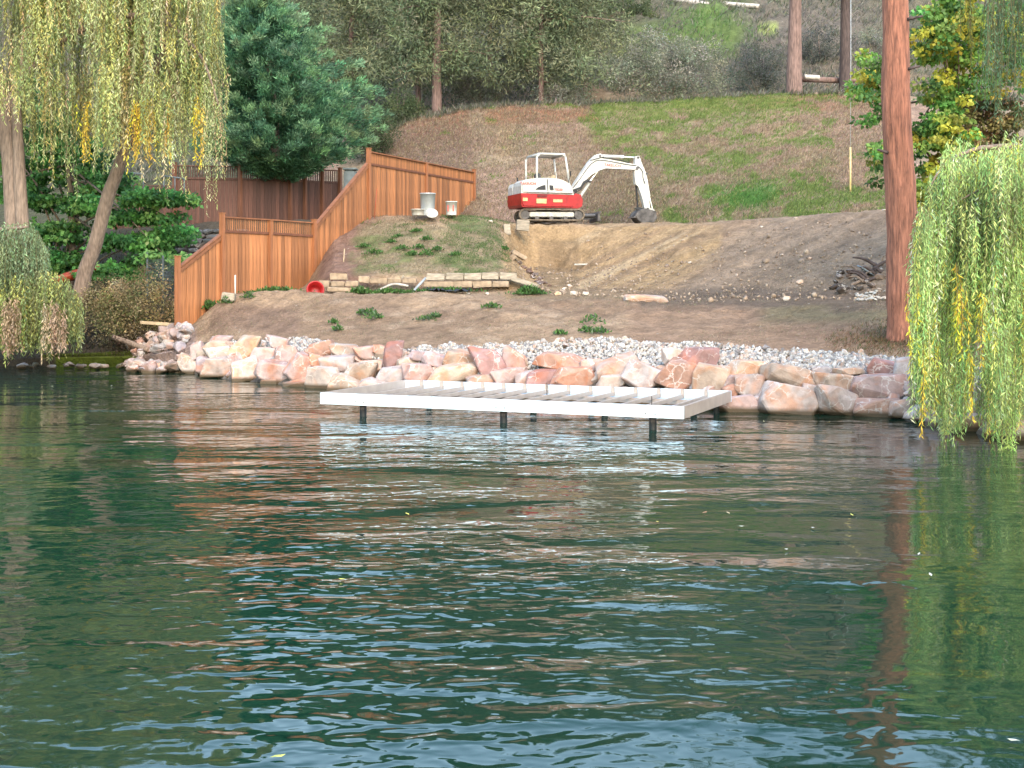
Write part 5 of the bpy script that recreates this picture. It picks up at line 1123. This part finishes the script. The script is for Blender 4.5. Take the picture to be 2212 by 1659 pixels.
maple('maple_tree', P(150, 640, 41), 'dark green maple with drooping leaf layers behind the leaning willow trunk',
      [(120, 330, 41.8, 300, 220, 110), (60, 420, 41.5, 160, 60, 40), (110, 500, 41, 200, 50, 55), (120, 560, 40.6, 180, 50, 45), (345, 425, 40.3, 150, 34, 46), (300, 470, 40.6, 240, 30, 50), (300, 520, 40, 240, 36, 70), (345, 560, 39.4, 150, 34, 48), (240, 585, 39.2, 190, 34, 50), (230, 400, 41.8, 220, 70, 40), (385, 500, 40.2, 90, 26, 18), (60, 250, 42, 240, 200, 60), (200, 440, 41.2, 150, 40, 36)],
      [(.14, .34, .09), (.20, .46, .11), (.34, .62, .17), (.09, .24, .065)], [3, 3, 2, 3], trunk=[P(150, 660, 41), P(160, 480, 41.2), P(140, 300, 41.5)])
maple('maple_tree', P(2090, 520, 33), 'green and yellow autumn maple behind the thick pine trunk',
      [(1885, 170, 31.5, 80, 180, 30), (2040, 60, 31, 190, 150, 75), (2060, 200, 31.5, 190, 120, 28), (2030, 290, 31.5, 150, 150, 70), (1905, 340, 31.5, 50, 110, 14), (2030, 400, 31.5, 140, 120, 60), (2120, 120, 32, 160, 200, 26), (2200, 60, 32, 200, 300, 60), (2090, 30, 31.5, 160, 120, 40)],
      [(.16, .34, .08), (.27, .44, .10), (.70, .62, .08), (.45, .50, .09), (.10, .22, .06)], [4, 4, 3, 3, 2], L=.13, rad=.25, trunk=[P(2075, 520, 33), P(2070, 250, 32.6), P(2040, 60, 32)])
maple('oak_shrub', P(2150, 480, 34), 'russet and olive leafed small tree behind the right hand willow',
      [(2130, 250, 33, 190, 140, 110), (2180, 360, 33.5, 160, 160, 90), (2090, 330, 33, 90, 80, 36)], [(.33, .17, .09), (.20, .19, .07), (.12, .14, .05), (.28, .22, .09)], [2, 3, 3, 2], L=.10, rad=.25, trunk=[P(2150, 500, 34), P(2150, 380, 34), P(2150, 260, 33.5)], cat='small tree')
# --- left willow: two trunks, high crown of hanging withes
wb = P(25, 640, 35.5)
wil = tree_root('weeping_willow', wb, 'big weeping willow at the left edge with a thick upright trunk and yellowing withes', 'willow tree')
tr = curve_pts(wpts([P(40, 700, 35.5), P(34, 470, 35.5), P(14, 250, 35.5), P(-20, 120, 35.6), P(-60, -100, 35.8)], wil), 26, .05, 4)
limbs = [(curve_pts(wpts([P(14, 250, 35.5), P(70, 120, 35.6), P(200, -60, 35.6)], wil), 12, .1, 8), np.linspace(.20, .05, 12)),
         (curve_pts(wpts([P(20, 200, 35.5), P(160, 60, 35.2), P(340, 20, 35.0), P(440, 120, 34.8), P(480, 250, 34.8)], wil), 18, .06, 9), np.linspace(.12, .012, 18))]
tube_obj('trunk', tr, np.interp(np.linspace(0, 1, 26), [0, .3, 1], [.33, .27, .14]), M['bark_gray'], wil, 18, .12, 6)
tube_obj('stem', curve_pts(wpts([P(50, 700, 35.3), P(48, 470, 35.3), P(40, 330, 35.3), P(34, 210, 35.4), P(60, 60, 35.6)], wil), 20, .05, 12), np.linspace(.20, .10, 20), M['bark_gray'], wil, 14, .12, 9)
for a_, b__ in limbs: tube_obj('limb', a_, b__, M['bark_gray'], wil, 8, .05, 3)
def env(px): return np.interp(px, [-400, 0, 40, 75, 110, 140, 165, 200, 250, 290, 330, 380, 410, 440, 470, 490], [300, 230, 270, 300, 320, 360, 300, 330, 330, 335, 300, 330, 290, 330, 420, 300])
org, ln = [], []
clus = []
while len(org) < 5200:
    if len(org) % 24 == 0:
        cpx = random.uniform(-330, 468); clus = (cpx, random.uniform(-330, 200 if cpx < 430 else 110), random.uniform(33.6, 37.4), random.uniform(.7, 1.45), random.gauss(0, 22))
    px = clus[0] + random.gauss(0, 13); py = clus[1] + random.gauss(0, 26); Y = clus[2] + random.gauss(0, .25)
    if px > 484: continue
    if px > 400 and py < -40 and random.random() < (px - 400) / 120: continue
    e = env(px) + clus[4] + random.gauss(0, 22); L_ = random.uniform(80, 170) * clus[3]
    if px > 440: L_ *= random.uniform(.8, 1.5)
    if py + L_ > e: L_ = e - py
    if L_ < 40: continue
    if random.random() < .05: L_ += random.uniform(20, 60)
    org.append(P(px, py, Y) - np.array(wil.location)); ln.append(L_ * Y / F)
parts = strands(org, ln, .045, .125, .030, GREENW, [5, 4, 4, 3, 2, 1], patch=1.1, zmin=-50)
org1 = [P(random.gauss(px, 9), random.uniform(130, 260), random.uniform(34, 35)) - np.array(wil.location) for px in (400, 445, 462, 470, 120, 150, 370) for _ in range(9)]
parts += strands(org1, [random.uniform(1.2, 2.6) for _ in org1], .06, .11, .024, GREENW, [5, 4, 3, 3, 2, 1], patch=.8, zmin=-50, sway=.14)
# yellow hanging tassels near the leaning trunk
org2 = [P(px + random.gauss(0, 4), 225 + random.uniform(-20, 20), 34.2) - np.array(wil.location) for px in (178, 182, 292, 296, 297, 300, 325, 330, 284, 318, 360, 425, 432) for _ in range(3)]
parts += strands(org2, [random.uniform(.9, 1.75) for _ in org2], .04, .12, .035, [(.92, .68, .06), (.80, .52, .10)], zmin=-50, patch=.3)
obj_cards('crown', parts, M['leaf'], wil)
# lower-left curtain of the same species, its own tree at the edge
wb2 = P(-70, 700, 33.5)
wil2 = tree_root('weeping_willow', wb2, 'low willow curtain over the water at the left edge, partly yellow and brown', 'willow tree')
tube_obj('trunk', curve_pts(wpts([P(-90, 760, 33.8), P(-80, 600, 33.8), P(-40, 500, 33.8), P(60, 490, 33.6)], wil2), 16, .05, 2), np.linspace(.16, .03, 16), M['bark_gray'], wil2, 10, .08, 2)
parts = []
def dome(n_, px0, px1, topf, Yr, botf, pal, wts, patch=1.0, W=.03):
    org, ln = [], []
    for _ in range(n_):
        px = random.uniform(px0, px1); Y = random.uniform(*Yr); t = topf(px); b_ = botf(px) + random.gauss(0, 14); py = t + abs(random.gauss(0, 28))
        L_ = min(b_ - py, random.uniform(60, 260))
        if random.random() < .45: py = random.uniform(t, b_ - 60); L_ = min(b_ - py, 150)
        if L_ < 25: continue
        org.append(P(px, py, Y) - np.array(wil2.location)); ln.append(L_ * Y / F)
    return strands(org, ln, .042, .11, W, pal, wts, sway=.07, patch=patch, zmin=-50)
parts += dome(800, -220, 106, lambda x: 478 + max(0, x - 60) ** 2 * .035, (33.0, 34.6), lambda x: np.interp(x, [-220, 0, 60, 106], [640, 640, 610, 590]), [(.27, .37, .19), (.35, .43, .24), (.22, .31, .17)], None)
parts += dome(950, -220, 178, lambda x: np.interp(x, [-220, 60, 100, 150, 178], [590, 590, 575, 600, 650]), (32.6, 34.0), lambda x: np.interp(x, [-220, 0, 100, 178], [750, 748, 745, 725]), [(.46, .52, .16), (.34, .42, .16), (.62, .61, .18), (.28, .35, .15)], [3, 4, 2, 3])
parts += dome(60, 8, 45, lambda x: 640, (32.4, 32.8), lambda x: 745, [(.62, .44, .30), (.50, .34, .22)], None, .4)
parts += dome(60, 92, 142, lambda x: 640 + abs(x - 110) * .8, (32.4, 32.8), lambda x: 745, [(.64, .44, .31), (.52, .35, .24), (.68, .54, .40)], None, .4)
obj_cards('crown', parts, M['leaf'], wil2)
# leaning trunk
lt_ = tree_root('leaning_willow', P(178, 640, 37), 'slender pale trunk leaning right from the brown shrub into the willow crown', 'willow tree')
tube_obj('trunk', curve_pts(wpts([P(172, 660, 37), P(182, 590, 37), P(215, 500, 36.8), P(235, 420, 36.7), P(268, 330, 36.6), P(300, 240, 36.5), P(350, 120, 36.3), P(370, -40, 36.2)], lt_), 30, .05, 4), np.interp(np.linspace(0, 1, 30), [0, .2, .6, 1], [.24, .20, .17, .07]), M['bark_gray'], lt_, 14, .08, 7)
tube_obj('limb', curve_pts(wpts([P(268, 330, 36.6), P(262, 240, 36.2), P(230, 130, 35.8)], lt_), 10), np.linspace(.1, .03, 10), M['bark_gray'], lt_, 8, .05, 3)
org = [P(random.uniform(250, 470), random.uniform(-200, 150), random.uniform(36.2, 38)) - np.array(lt_.location) for _ in range(700)]
obj_cards('crown', strands(org, [random.uniform(1.2, 2.7) for _ in org], .042, .115, .021, GREENW, [5, 5, 3, 3, 2, 1], zmin=-50), M['leaf'], lt_)
# small leafless twig strands hanging right of crown (outer edge)
# --- right willow
rb_ = P(2420, 860, 21.0); rw = tree_root('weeping_willow', rb_, 'bright green weeping willow at the right edge trailing its withes into the water', 'willow tree')
trr = curve_pts(wpts([P(2440, 900, 21.5), P(2420, 650, 21.2), P(2380, 420, 21), P(2330, 150, 20.8), P(2300, -200, 20.6)], rw), 20, .05, 5)
lm = [(curve_pts(wpts([P(2380, 400, 21), P(2260, 320, 20.4), P(2130, 312, 19.8), P(2040, 345, 19.4), P(2000, 420, 19.3)], rw), 16, .03, 3), np.linspace(.07, .008, 16)),
      (curve_pts(wpts([P(2330, 150, 20.8), P(2240, -60, 21), P(2120, -120, 21.4)], rw), 12, .05, 4), np.linspace(.10, .02, 12)),
      (curve_pts(wpts([P(2390, 520, 21), P(2280, 400, 19.5), P(2150, 390, 18.8), P(2060, 440, 18.6)], rw), 14, .03, 6), np.linspace(.06, .008, 14))]
tube_obj('trunk', trr, np.linspace(.30, .14, 20), M['bark_gray'], rw, 14, .1, 8); [tube_obj('limb', a_, b__, M['bark_gray'], rw, 8) for a_, b__ in lm]
RP = [(0.46, 0.667, 0.207), (0.345, 0.575, 0.207), (0.598, 0.782, 0.276), (0.713, 0.805, 0.253), (0.713, 0.851, 0.552), (0.92, 0.805, 0.138)]
def topr(x): return np.interp(x, [1970, 1990, 2010, 2040, 2080, 2150, 2212, 2700], [620, 470, 400, 340, 312, 312, 312, 260])
def botr(x): return np.interp(x, [1960, 1990, 2020, 2060, 2100, 2150, 2212, 2300, 2700], [860, 880, 925, 915, 935, 925, 955, 985, 1040])
org, ln, od = [], [], []
while len(org) < 3300:
    if len(org) % 16 == 0:
        cpx = random.uniform(1985, 2620) if random.random() < .5 else random.uniform(1978, 2230); t0 = topr(cpx); cpy = t0 + abs(random.gauss(0, 70)) if random.random() < .5 else random.uniform(t0, botr(cpx) - 90)
        clus = (cpx, cpy, random.uniform(17.6, 20.6), random.uniform(80, 330), random.gauss(0, 14))
    px = clus[0] + random.gauss(0, 11); Y = clus[2] + random.gauss(0, .15); t = topr(px)
    b_ = botr(px) + clus[4] * 1.6 + random.gauss(0, 12) - (30 if random.random() < .3 else 0); py = clus[1] + random.gauss(0, 16)
    if px < 1974: continue
    L_ = clus[3] * random.uniform(.7, 1.2)
    if py + L_ > b_: L_ = b_ - py
    if L_ < 40: continue
    org.append(P(px, py, Y) - np.array(rw.location)); ln.append(L_ * Y / F); od.append((random.uniform(-.35, .05), random.uniform(-.3, .1)))
zl = -rw.location.z
parts = strands(org, ln, .030, .092, .0165, RP, [5, 5, 4, 3, 1, 1], sway=.10, outdir=od, patch=1.3, zmin=zl + .03, stem_r=.0025, droop_in=.5)
org2 = [P(x + random.gauss(0, 6), y + random.gauss(0, 20), random.uniform(17.3, 18)) - np.array(rw.location) for (x, y) in ((1992, 660), (1998, 700), (2080, 630), (1965, 690), (2120, 670), (2070, 600), (2100, 760), (1990, 780)) for _ in range(4)]
parts += strands(org2, [random.uniform(.35, .95) for _ in org2], .03, .10, .022, [(.92, .80, .07), (.85, .60, .08)], zmin=zl + .03, patch=.2, sway=.05)
# higher, darker strands
org3, l3 = [], []
for _ in range(430):
    px = random.uniform(2132, 2500); py = random.uniform(-260, 60); Y = random.uniform(21, 23); e = np.interp(px, [2130, 2160, 2212, 2500], [190, 260, 310, 330]) + random.gauss(0, 30)
    org3.append(P(px, py, Y) - np.array(rw.location)); l3.append(max(.5, min(e - py, random.uniform(150, 330))) * Y / F)
parts += strands(org3, l3, .042, .10, .017, [(.14, .25, .12), (.18, .29, .15), (.11, .20, .10)], sway=.05, zmin=zl + .5, patch=.7)
org4 = [P(2092 + random.gauss(0, 7), random.uniform(-160, -30), 22) - np.array(rw.location) for _ in range(16)]
parts += strands(org4, [random.uniform(.9, 1.7) for _ in org4], .04, .10, .024, [(.36, .38, .06), (.25, .32, .07), (.55, .48, .06)], sway=.04, zmin=zl + .5)
obj_cards('crown', parts, M['leaf'], rw)

# ------------------------------------------------------------------ logs, guy wire, background items
def log(pts, r_, mat, label, name='fallen_log', cat='log'): return tag(tube_obj(name, curve_pts(pts, 12, .03, 3), r_, M[mat], None, 12, .08, 3), label, cat)
log([P(1733, 171, 62.0), P(1820, 174, 63), P(1905, 168, 64)], .14, 'bark_pine', 'horizontal fallen log lying behind the pair of bare trunks')
log([P(1738, 166, 61.5), P(1770, 168, 61.7)], .12, 'log', 'bright pale cut end of wood on the fallen log beside the left bare trunk', 'split_log')
log([P(1445, -6, 86), P(1530, 12, 85)], .22, 'log', 'pale bleached log on the hillside at the top edge')
log([P(1560, 8, 86), P(1640, 14, 85)], .16, 'log', 'grey log right of the pale bleached log at the top edge')
log([P(1525, 20, 85), P(1585, 45, 84)], .09, 'bark_gray', 'thin broken log below the pale bleached log')
log([P(245, 728, 36.6), P(285, 742, 36.2), P(322, 756, 35.9)], .075, 'bark_gray', 'grey driftwood limb lying down the bank beside the brown shrub', 'driftwood_limb', 'branch')
log([P(330, 718, 36.8), P(352, 740, 36.3), P(392, 770, 35.3)], .03, 'bark_gray', 'thin bare branch lying across the rock rubble', 'bare_branch', 'branch')
gw = empty('guy_wire', P(1837, 432, 47.2), label='thin guy wire with a yellow guard standing on the bank right of the bright grass', cat='guy wire'); gwl = np.array(gw.location)
tube_obj('wire', [P(1837, 325, 47.2) - gwl, P(1838, 120, 47.4) - gwl, P(1838, -500, 48) - gwl], .008, M['binplastic'], gw, 6)
tube_obj('guard', [P(1837, 440, 47.2) - gwl, P(1837, 318, 47.2) - gwl], .035, M['decalyellow'], gw, 8)
# stone terrace wall behind the left of the fence
tw = empty('terrace_wall', P(430, 560, 43), label='grey dry stone terrace wall in the shade left of the cedar fence', cat='stone wall'); twl = np.array(tw.location)
for rI in range(7):
    x = 330 + (rI % 2) * 12
    while x < 520:
        w_ = random.uniform(20, 34); h_ = 12; p = P(x + w_ / 2, 562 - rI * 10.2, 42.8 + rI * .1)
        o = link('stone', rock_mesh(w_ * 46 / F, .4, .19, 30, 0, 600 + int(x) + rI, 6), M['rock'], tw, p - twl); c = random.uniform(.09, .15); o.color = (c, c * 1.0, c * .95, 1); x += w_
# mesh fence panel: posts and many thin wires
mf = empty('wire_fence', P(330, 700, 38.3), label='thin grey wire mesh fence behind the brown shrub', cat='fence'); mfl = np.array(mf.location)
bm = bmesh.new()
for x in np.arange(318, 384, 2.2): a = P(x, 705, 38.6) - mfl; b_ = P(x, 560, 38.6) - mfl; bm_cyl(bm, a, b_, .005, seg=4)
for y in np.arange(560, 706, 9): a = P(318, y, 38.6) - mfl; b_ = P(384, y, 38.6) - mfl; bm_cyl(bm, a, b_, .004, seg=4)
bm_obj('mesh', bm, M['slate'], mf)
bm = bmesh.new(); bm_cyl(bm, P(318, 720, 38.6) - mfl, P(318, 545, 38.6) - mfl, .03, seg=10); bm_obj('post', bm, M['slate'], mf)
bm = bmesh.new(); bm_cyl(bm, P(352, 720, 38.6) - mfl, P(352, 552, 38.6) - mfl, .03, seg=10); bm_obj('post', bm, M['slate'], mf)
# patio railing under the willow
pr = empty('patio_railing', P(330, 400, 47.5), label='pale metal railing half hidden under the hanging willow withes', cat='railing'); prl = np.array(pr.location)
for (a, b_) in (((255, 372), (312, 376)), ((352, 380), (400, 386))):
    o = tube_obj('top_rail', [P(*a, 47.5) - prl, P(*b_, 47.5) - prl], .03, M['slate'], pr, 8)
for x, y in ((257, 372), (285, 374), (310, 376), (354, 380), (378, 383), (398, 386)): tube_obj('rail_post', [P(x, y, 47.5) - prl, P(x, 425, 47.5) - prl], .022, M['slate'], pr, 8)
for k, (px, py) in enumerate(((398, 364), (402, 368))): pass
# orange kayak hull tip by the leaning trunk
bm = bmesh.new()
for i in range(13):
    t = i / 12; r_ = .30 * math.sin(PI * min(1, max(.02, t * .98 + .01))) ** .6
    for j in range(10): a = 2 * PI * j / 10; bm.verts.new((t * 1.7 - .85, math.cos(a) * r_ * .8, math.sin(a) * r_ * .5 + .12))
bm.verts.ensure_lookup_table()
for i in range(12):
    for j in range(10): j2 = (j + 1) % 10; bm.faces.new((bm.verts[i * 10 + j], bm.verts[i * 10 + j2], bm.verts[(i + 1) * 10 + j2], bm.verts[(i + 1) * 10 + j]))
ky = bm_obj('kayak_hull', bm, M['orange'], None, P(158, 604, 38.8), True); ky.rotation_euler = (0, R(-18), R(10)); ky.name = 'kayak'; tag(ky, 'orange red kayak hull tip showing behind the leaning trunk', 'kayak')

# ------------------------------------------------------------------ ground vegetation
def tuft(px, py, Y, wpx, hpx, n_, pal, label, group, lw=(.12, .045)):
    X_ = (px - CX) / F * Y; b_ = np.array([X_, Y, gz(X_, Y)]); k = Y / F
    pos = rng.normal(size=(n_, 3)) * np.array([wpx * k * .28, .12, 0]); pos[:, 2] = rng.random(n_) * hpx * k * .5; pos[:, 2] *= np.clip(1 - (pos[:, 0] / (wpx * k * .55)) ** 2, .15, 1)
    dr = np.stack([rng.normal(0, .6, n_), rng.normal(0, .5, n_), rng.uniform(.3, 1, n_)], 1)
    v, f, c = leaf_cards(pos, dr, lw[0] * rng.uniform(.5, 1.2, n_), lw[1], pick(pal, n_, None, .25))
    return tag(link('weed_tuft', fast_mesh('weed_tuft', v, f, c), M['leaf'], None, b_), label, 'weed', group)
WG = [(.08, .19, .04), (.12, .23, .06), (.06, .14, .035)]
for (px, Y, wp, hp) in ((787, 40.9, 26, 12), (860, 41.3, 20, 10), (900, 41.6, 22, 9), (920, 41.0, 24, 12), (808, 40.2, 36, 20), (870, 40.3, 30, 18), (892, 39.9, 24, 18), (905, 40.4, 24, 14), (922, 39.9, 28, 24), (945, 40.3, 24, 16), (985, 39.8, 26, 10), (845, 40.8, 20, 9), (1090, 41.5, 20, 12)):
    tuft(px, 0, Y, wp, hp, 90, WG, 'low green weed tuft on the dry slope above the block wall', 'weed tufts on the slope above the block wall')
for (px, Y, wp, hp, lb) in ((800, 34.0, 30, 30, 'tallest leafy weed in the left middle of the lower slope'), (783, 34.2, 18, 16, 'small weed touching the left side of the tallest slope weed'), (720, 33.6, 14, 10, 'tiny weed on the lower slope below the red tub'), (812, 33.6, 30, 22, 'weed just below and right of the tallest slope weed'),
    (728, 32.6, 20, 18, 'weed at the slope foot close above the gravel, below the red tub'), (920, 33.0, 34, 16, 'low spreading weed on the lower slope below the leaning blue grey plank'), (940, 33.4, 22, 12, 'small weed right of the low spreading weed'), (1062, 33.8, 36, 18, 'flat weed on the lower slope below the right half of the block wall'),
    (1280, 31.2, 50, 40, 'biggest weed clump on the lower slope, left of the stone slab'), (1268, 30.3, 26, 20, 'weed below the biggest clump toward the gravel'), (1295, 30.0, 34, 24, 'weed touching the gravel edge under the biggest clump'), (1210, 30.6, 24, 14, 'faint low weed left of the biggest clump'),
    (486, 36.4, 28, 26, 'weed just below the concrete block at the fence'), (538, 36.4, 22, 22, 'weed between the concrete block and the fence foot weeds')):
    tuft(px, 0, Y, wp, hp, 90, WG + [(.13, .18, .10)], lb, 'weeds on the bare lower slope')
for (px, Y, wp, hp, lb) in ((600, 37.6, 110, 24, 'low green weeds along the foot of the cedar fence by the mound'), (778, 37.1, 50, 22, 'bright green weeds in front of the broken end of the block wall'), (1145, 36.8, 60, 32, 'leafy green weeds at the right end of the block wall'), (845, 37.3, 80, 12, 'thin green weeds around the curved branch'), (960, 37.3, 110, 10, 'short grass strip along the foot of the block wall'), (452, 37.0, 26, 34, 'small dark shrub growing against the lower fence')):
    tuft(px, 0, Y, wp, hp, 420, WG, lb, None, (.13, .05))
# bank and slope grass as one countless layer
def grass(name, label, n_, sfun, pal_f, hgt):
    px, Y = sfun(n_); X_ = (px - CX) / F * Y; z = ground(X_, Y); pos = np.stack([X_, Y, z], 1)
    keep, col = pal_f(px, HOR - (z - CH) * F / Y, X_, Y); pos = pos[keep]; col = col[keep]; m_ = len(pos)
    dr = np.stack([rng.normal(.25, .45, m_), rng.normal(-.3, .4, m_), rng.uniform(.5, 1, m_)], 1)
    v, f, c = leaf_cards(pos, dr, hgt * rng.uniform(.4, 1.3, m_), hgt * .16, col)
    return tag(link(name, fast_mesh(name, v, f, c), M['leaf']), label, 'grass', kind='stuff')
def bank_s(n_):
    px = rng.uniform(820, 1960, n_); D_, _ = prof(px); return px, D_[10] + (D_[11] - D_[10] + .3) * rng.random(n_)
def bank_c(px, py, X_, Y):
    n1 = fbm(X_ * 1.2, Y * 1.2, 4, 91) + fbm(X_ * .35, Y * .35, 3, 12)
    px = px + fbm(X_ * .6, Y * .6, 4, 33) * 170; py = py + fbm(X_ * .6 + 9, Y * .6, 4, 34) * 60
    dry = pick([(0.405, 0.29, 0.203), (0.351, 0.27, 0.162), (0.297, 0.203, 0.149), (0.459, 0.365, 0.23)], len(px)); grn = pick([(0.221, 0.299, 0.078), (0.273, 0.325, 0.104), (0.169, 0.247, 0.065)], len(px))
    vivid = pick([(.10, .24, .05), (.13, .25, .06)], len(px))
    gm = ((px > 1280) & (px < 1740) & (py < 250)) * .28 + ((px > 1430) & (px < 1760) & (py > 330)) * .22 + ((px > 1290) & (py > 410)) * .12 + ((px > 1280) & (px < 1560) & (py < 330)) * .12
    isg = n1 + gm > .17; viv = rng.random(len(px)) < 1.15 * np.exp(-((px - 1610 + (py - 425) * .6) / 52) ** 2 - ((py - 425) / 24) ** 2) + n1 * .5 * (np.abs(px - 1600) < 110) * (np.abs(py - 420) < 50)
    col = np.where(isg[:, None], grn, dry); col = np.where(viv[:, None], vivid, col)
    keep = (rng.random(len(px)) < .75) & ~((px < 1290) & (py > 330) & (rng.random(len(px)) < .5))
    return keep, col
grass('bank_grass', 'dry and green grass covering the high bank behind the excavator', 150000, bank_s, bank_c, .16)
def up_s(n_): px = rng.uniform(770, 1105, n_); D_, _ = prof(px); return px, D_[7] + .1 + (D_[9] - D_[7] + .3) * rng.random(n_)
def up_c(px, py, X_, Y):
    n1 = fbm(X_ * 1.6, Y * 1.6, 4, 61); g_ = n1 + ((px > 950) & (px < 1100)) * .16 + (py < 480) * .08 > .14
    col = np.where(g_[:, None], pick([(.13, .20, .06), (.17, .22, .08)], len(px)), pick([(.34, .27, .17), (.29, .22, .14)], len(px))); return (rng.random(len(px)) < np.where(g_, .9, .3)), col
grass('slope_grass', 'thin patchy grass on the slope between the cedar fence and the gully', 16000, up_s, up_c, .09)
def far_s(n_): px = rng.uniform(-100, 2300, n_); D_, _ = prof(px); t = rng.random(n_) ** 1.3; return px, D_[11] + (D_[13] - D_[11]) * t
def far_c(px, py, X_, Y):
    n1 = fbm(X_ * .4, Y * .4, 4, 101); col = pick([(.19, .19, .13), (.24, .22, .17), (.15, .165, .10), (.30, .27, .22)], len(px)); v = rng.random(len(px)) < np.exp(-((px - 1540 - (py - 55) * .9) / 70) ** 2 - ((py - 58) / 34) ** 2)
    col = np.where(v[:, None], pick([(.13, .26, .06), (.18, .27, .09)], len(px)), col); return n1 > -.12, col
grass('hillside_brush', 'grey green dry brush and grass over the hillside behind the trees', 70000, far_s, far_c, .38)
def left_s(n_): px = rng.uniform(-200, 385, n_); D_, _ = prof(px); return px, D_[3] + (D_[9] - D_[3]) * rng.random(n_)
def left_c(px, py, X_, Y): return rng.random(len(px)) < .8, pick([(.10, .08, .05), (.06, .08, .03), (.15, .11, .06), (.04, .03, .025)], len(px))
grass('leaf_litter', 'dark leaf litter and low plants on the shaded left bank', 16000, left_s, left_c, .14)
def moss_s(n_): px = rng.uniform(90, 292, n_); D_, _ = prof(px); return px, D_[2] + .05 + rng.random(n_) * (D_[3] - D_[2]) * .8
def moss_c(px, py, X_, Y): return rng.random(len(px)) < .9, pick([(.12, .16, .025), (.09, .12, .02), (.16, .19, .04)], len(px))
grass('shore_moss', 'yellow green mossy grass at the waterline under the left bank', 5000, moss_s, moss_c, .09)

def lit_s(n_): an = rng.random(n_) * 6.28; r_ = .3 + rng.random(n_) ** 1.5 * 1.3; X_ = pine.location.x + np.cos(an) * r_; Y_ = 27 + np.sin(an) * r_; return CX + F * X_ / Y_, Y_
def lit_c(px, py, X_, Y): return rng.random(len(px)) < .9, pick([(.30, .17, .09), (.22, .13, .08), (.36, .24, .14), (.12, .16, .06)], len(px))
grass('needle_litter', 'rusty fallen needles around the foot of the thick pine', 5000, lit_s, lit_c, .10)
def low_s(n_): px = rng.uniform(410, 2000, n_); D_, _ = prof(px); return px, D_[4] + (D_[6] - D_[4]) * rng.random(n_)
def low_c(px, py, X_, Y):
    n1 = fbm(X_ * .9, Y * .9, 4, 141); return n1 + rng.normal(0, .06, len(px)) > .02, pick([(.40, .29, .19), (.30, .20, .13), (.48, .37, .26), (.22, .15, .10), (.30, .30, .15)], len(px))
grass('dry_stubble', 'thin brown stubble and crumbs over the bare lower slope above the gravel', 26000, low_s, low_c, .055)
def cut_s(n_): px = rng.uniform(1110, 1930, n_); D_, _ = prof(px); return px, D_[6] + (D_[9] - D_[6] + .4) * rng.random(n_)
def cut_c(px, py, X_, Y):
    n1 = fbm(X_ * .9, Y * .9, 4, 151); return n1 + rng.normal(0, .06, len(px)) > .05, pick([(.44, .32, .20), (.34, .25, .17), (.24, .18, .13), (.50, .40, .28)], len(px))
grass('root_fibres', 'dry root fibres and crumbs on the dug golden and grey slopes', 16000, cut_s, cut_c, .06)
# floating leaves
FL = [(1573, 1111, (.55, .42, .25)), (1522, 1110, (.45, .22, .12)), (880, 1113, (.6, .5, .1)), (740, 1255, (.5, .48, .1)), (1345, 1236, (.6, .6, .6)), (1700, 1190, (.6, .6, .55)), (1840, 1115, (.5, .48, .1)), (2190, 1455 + 150, (.6, .6, .5)), (1985, 1200, (.5, .5, .4)), (520, 1300, (.6, .6, .5)), (1600, 1140, (.5, .5, .4)), (1755, 1143, (.6, .6, .55)), (600, 1640, (.45, .45, .1)), (2010, 1245, (.6, .6, .5)), (42, 838, (.5, .48, .15)), (80, 846, (.5, .5, .3)), (112, 836, (.6, .6, .4)), (240, 835, (.6, .6, .5)), (1650, 912, (.5, .45, .2)), (1790, 914, (.45, .3, .1)), (1700, 918, (.5, .45, .2)), (1880, 915, (.5, .4, .1)), (1950, 940, (.4, .3, .1)), (1420, 1130, (.5, .4, .1))]
fm = []
for i, (px, py, c) in enumerate(FL):
    d = CH * F / (py - HOR); a = random.random() * 6.28; l_ = .028 + .014 * random.random(); bm = bmesh.new()
    vs_ = [(-l_, 0, .0), (-l_ * .3, l_ * .32, .006), (l_ * .5, l_ * .26, .004), (l_, 0, .012), (l_ * .5, -l_ * .26, .004), (-l_ * .3, -l_ * .32, .006)]
    v = [bm.verts.new(q) for q in vs_]; bm.faces.new(v)
    o = bm_obj('floating_leaf', bm, plain('leaf_%d' % i, c, .6, 0, .1), None, ((px - CX) / F * d, d, .012)); o.rotation_euler = (0, 0, a)
    tag(o, 'small fallen leaf floating on the lake surface', 'leaf', 'fallen leaves floating on the lake')
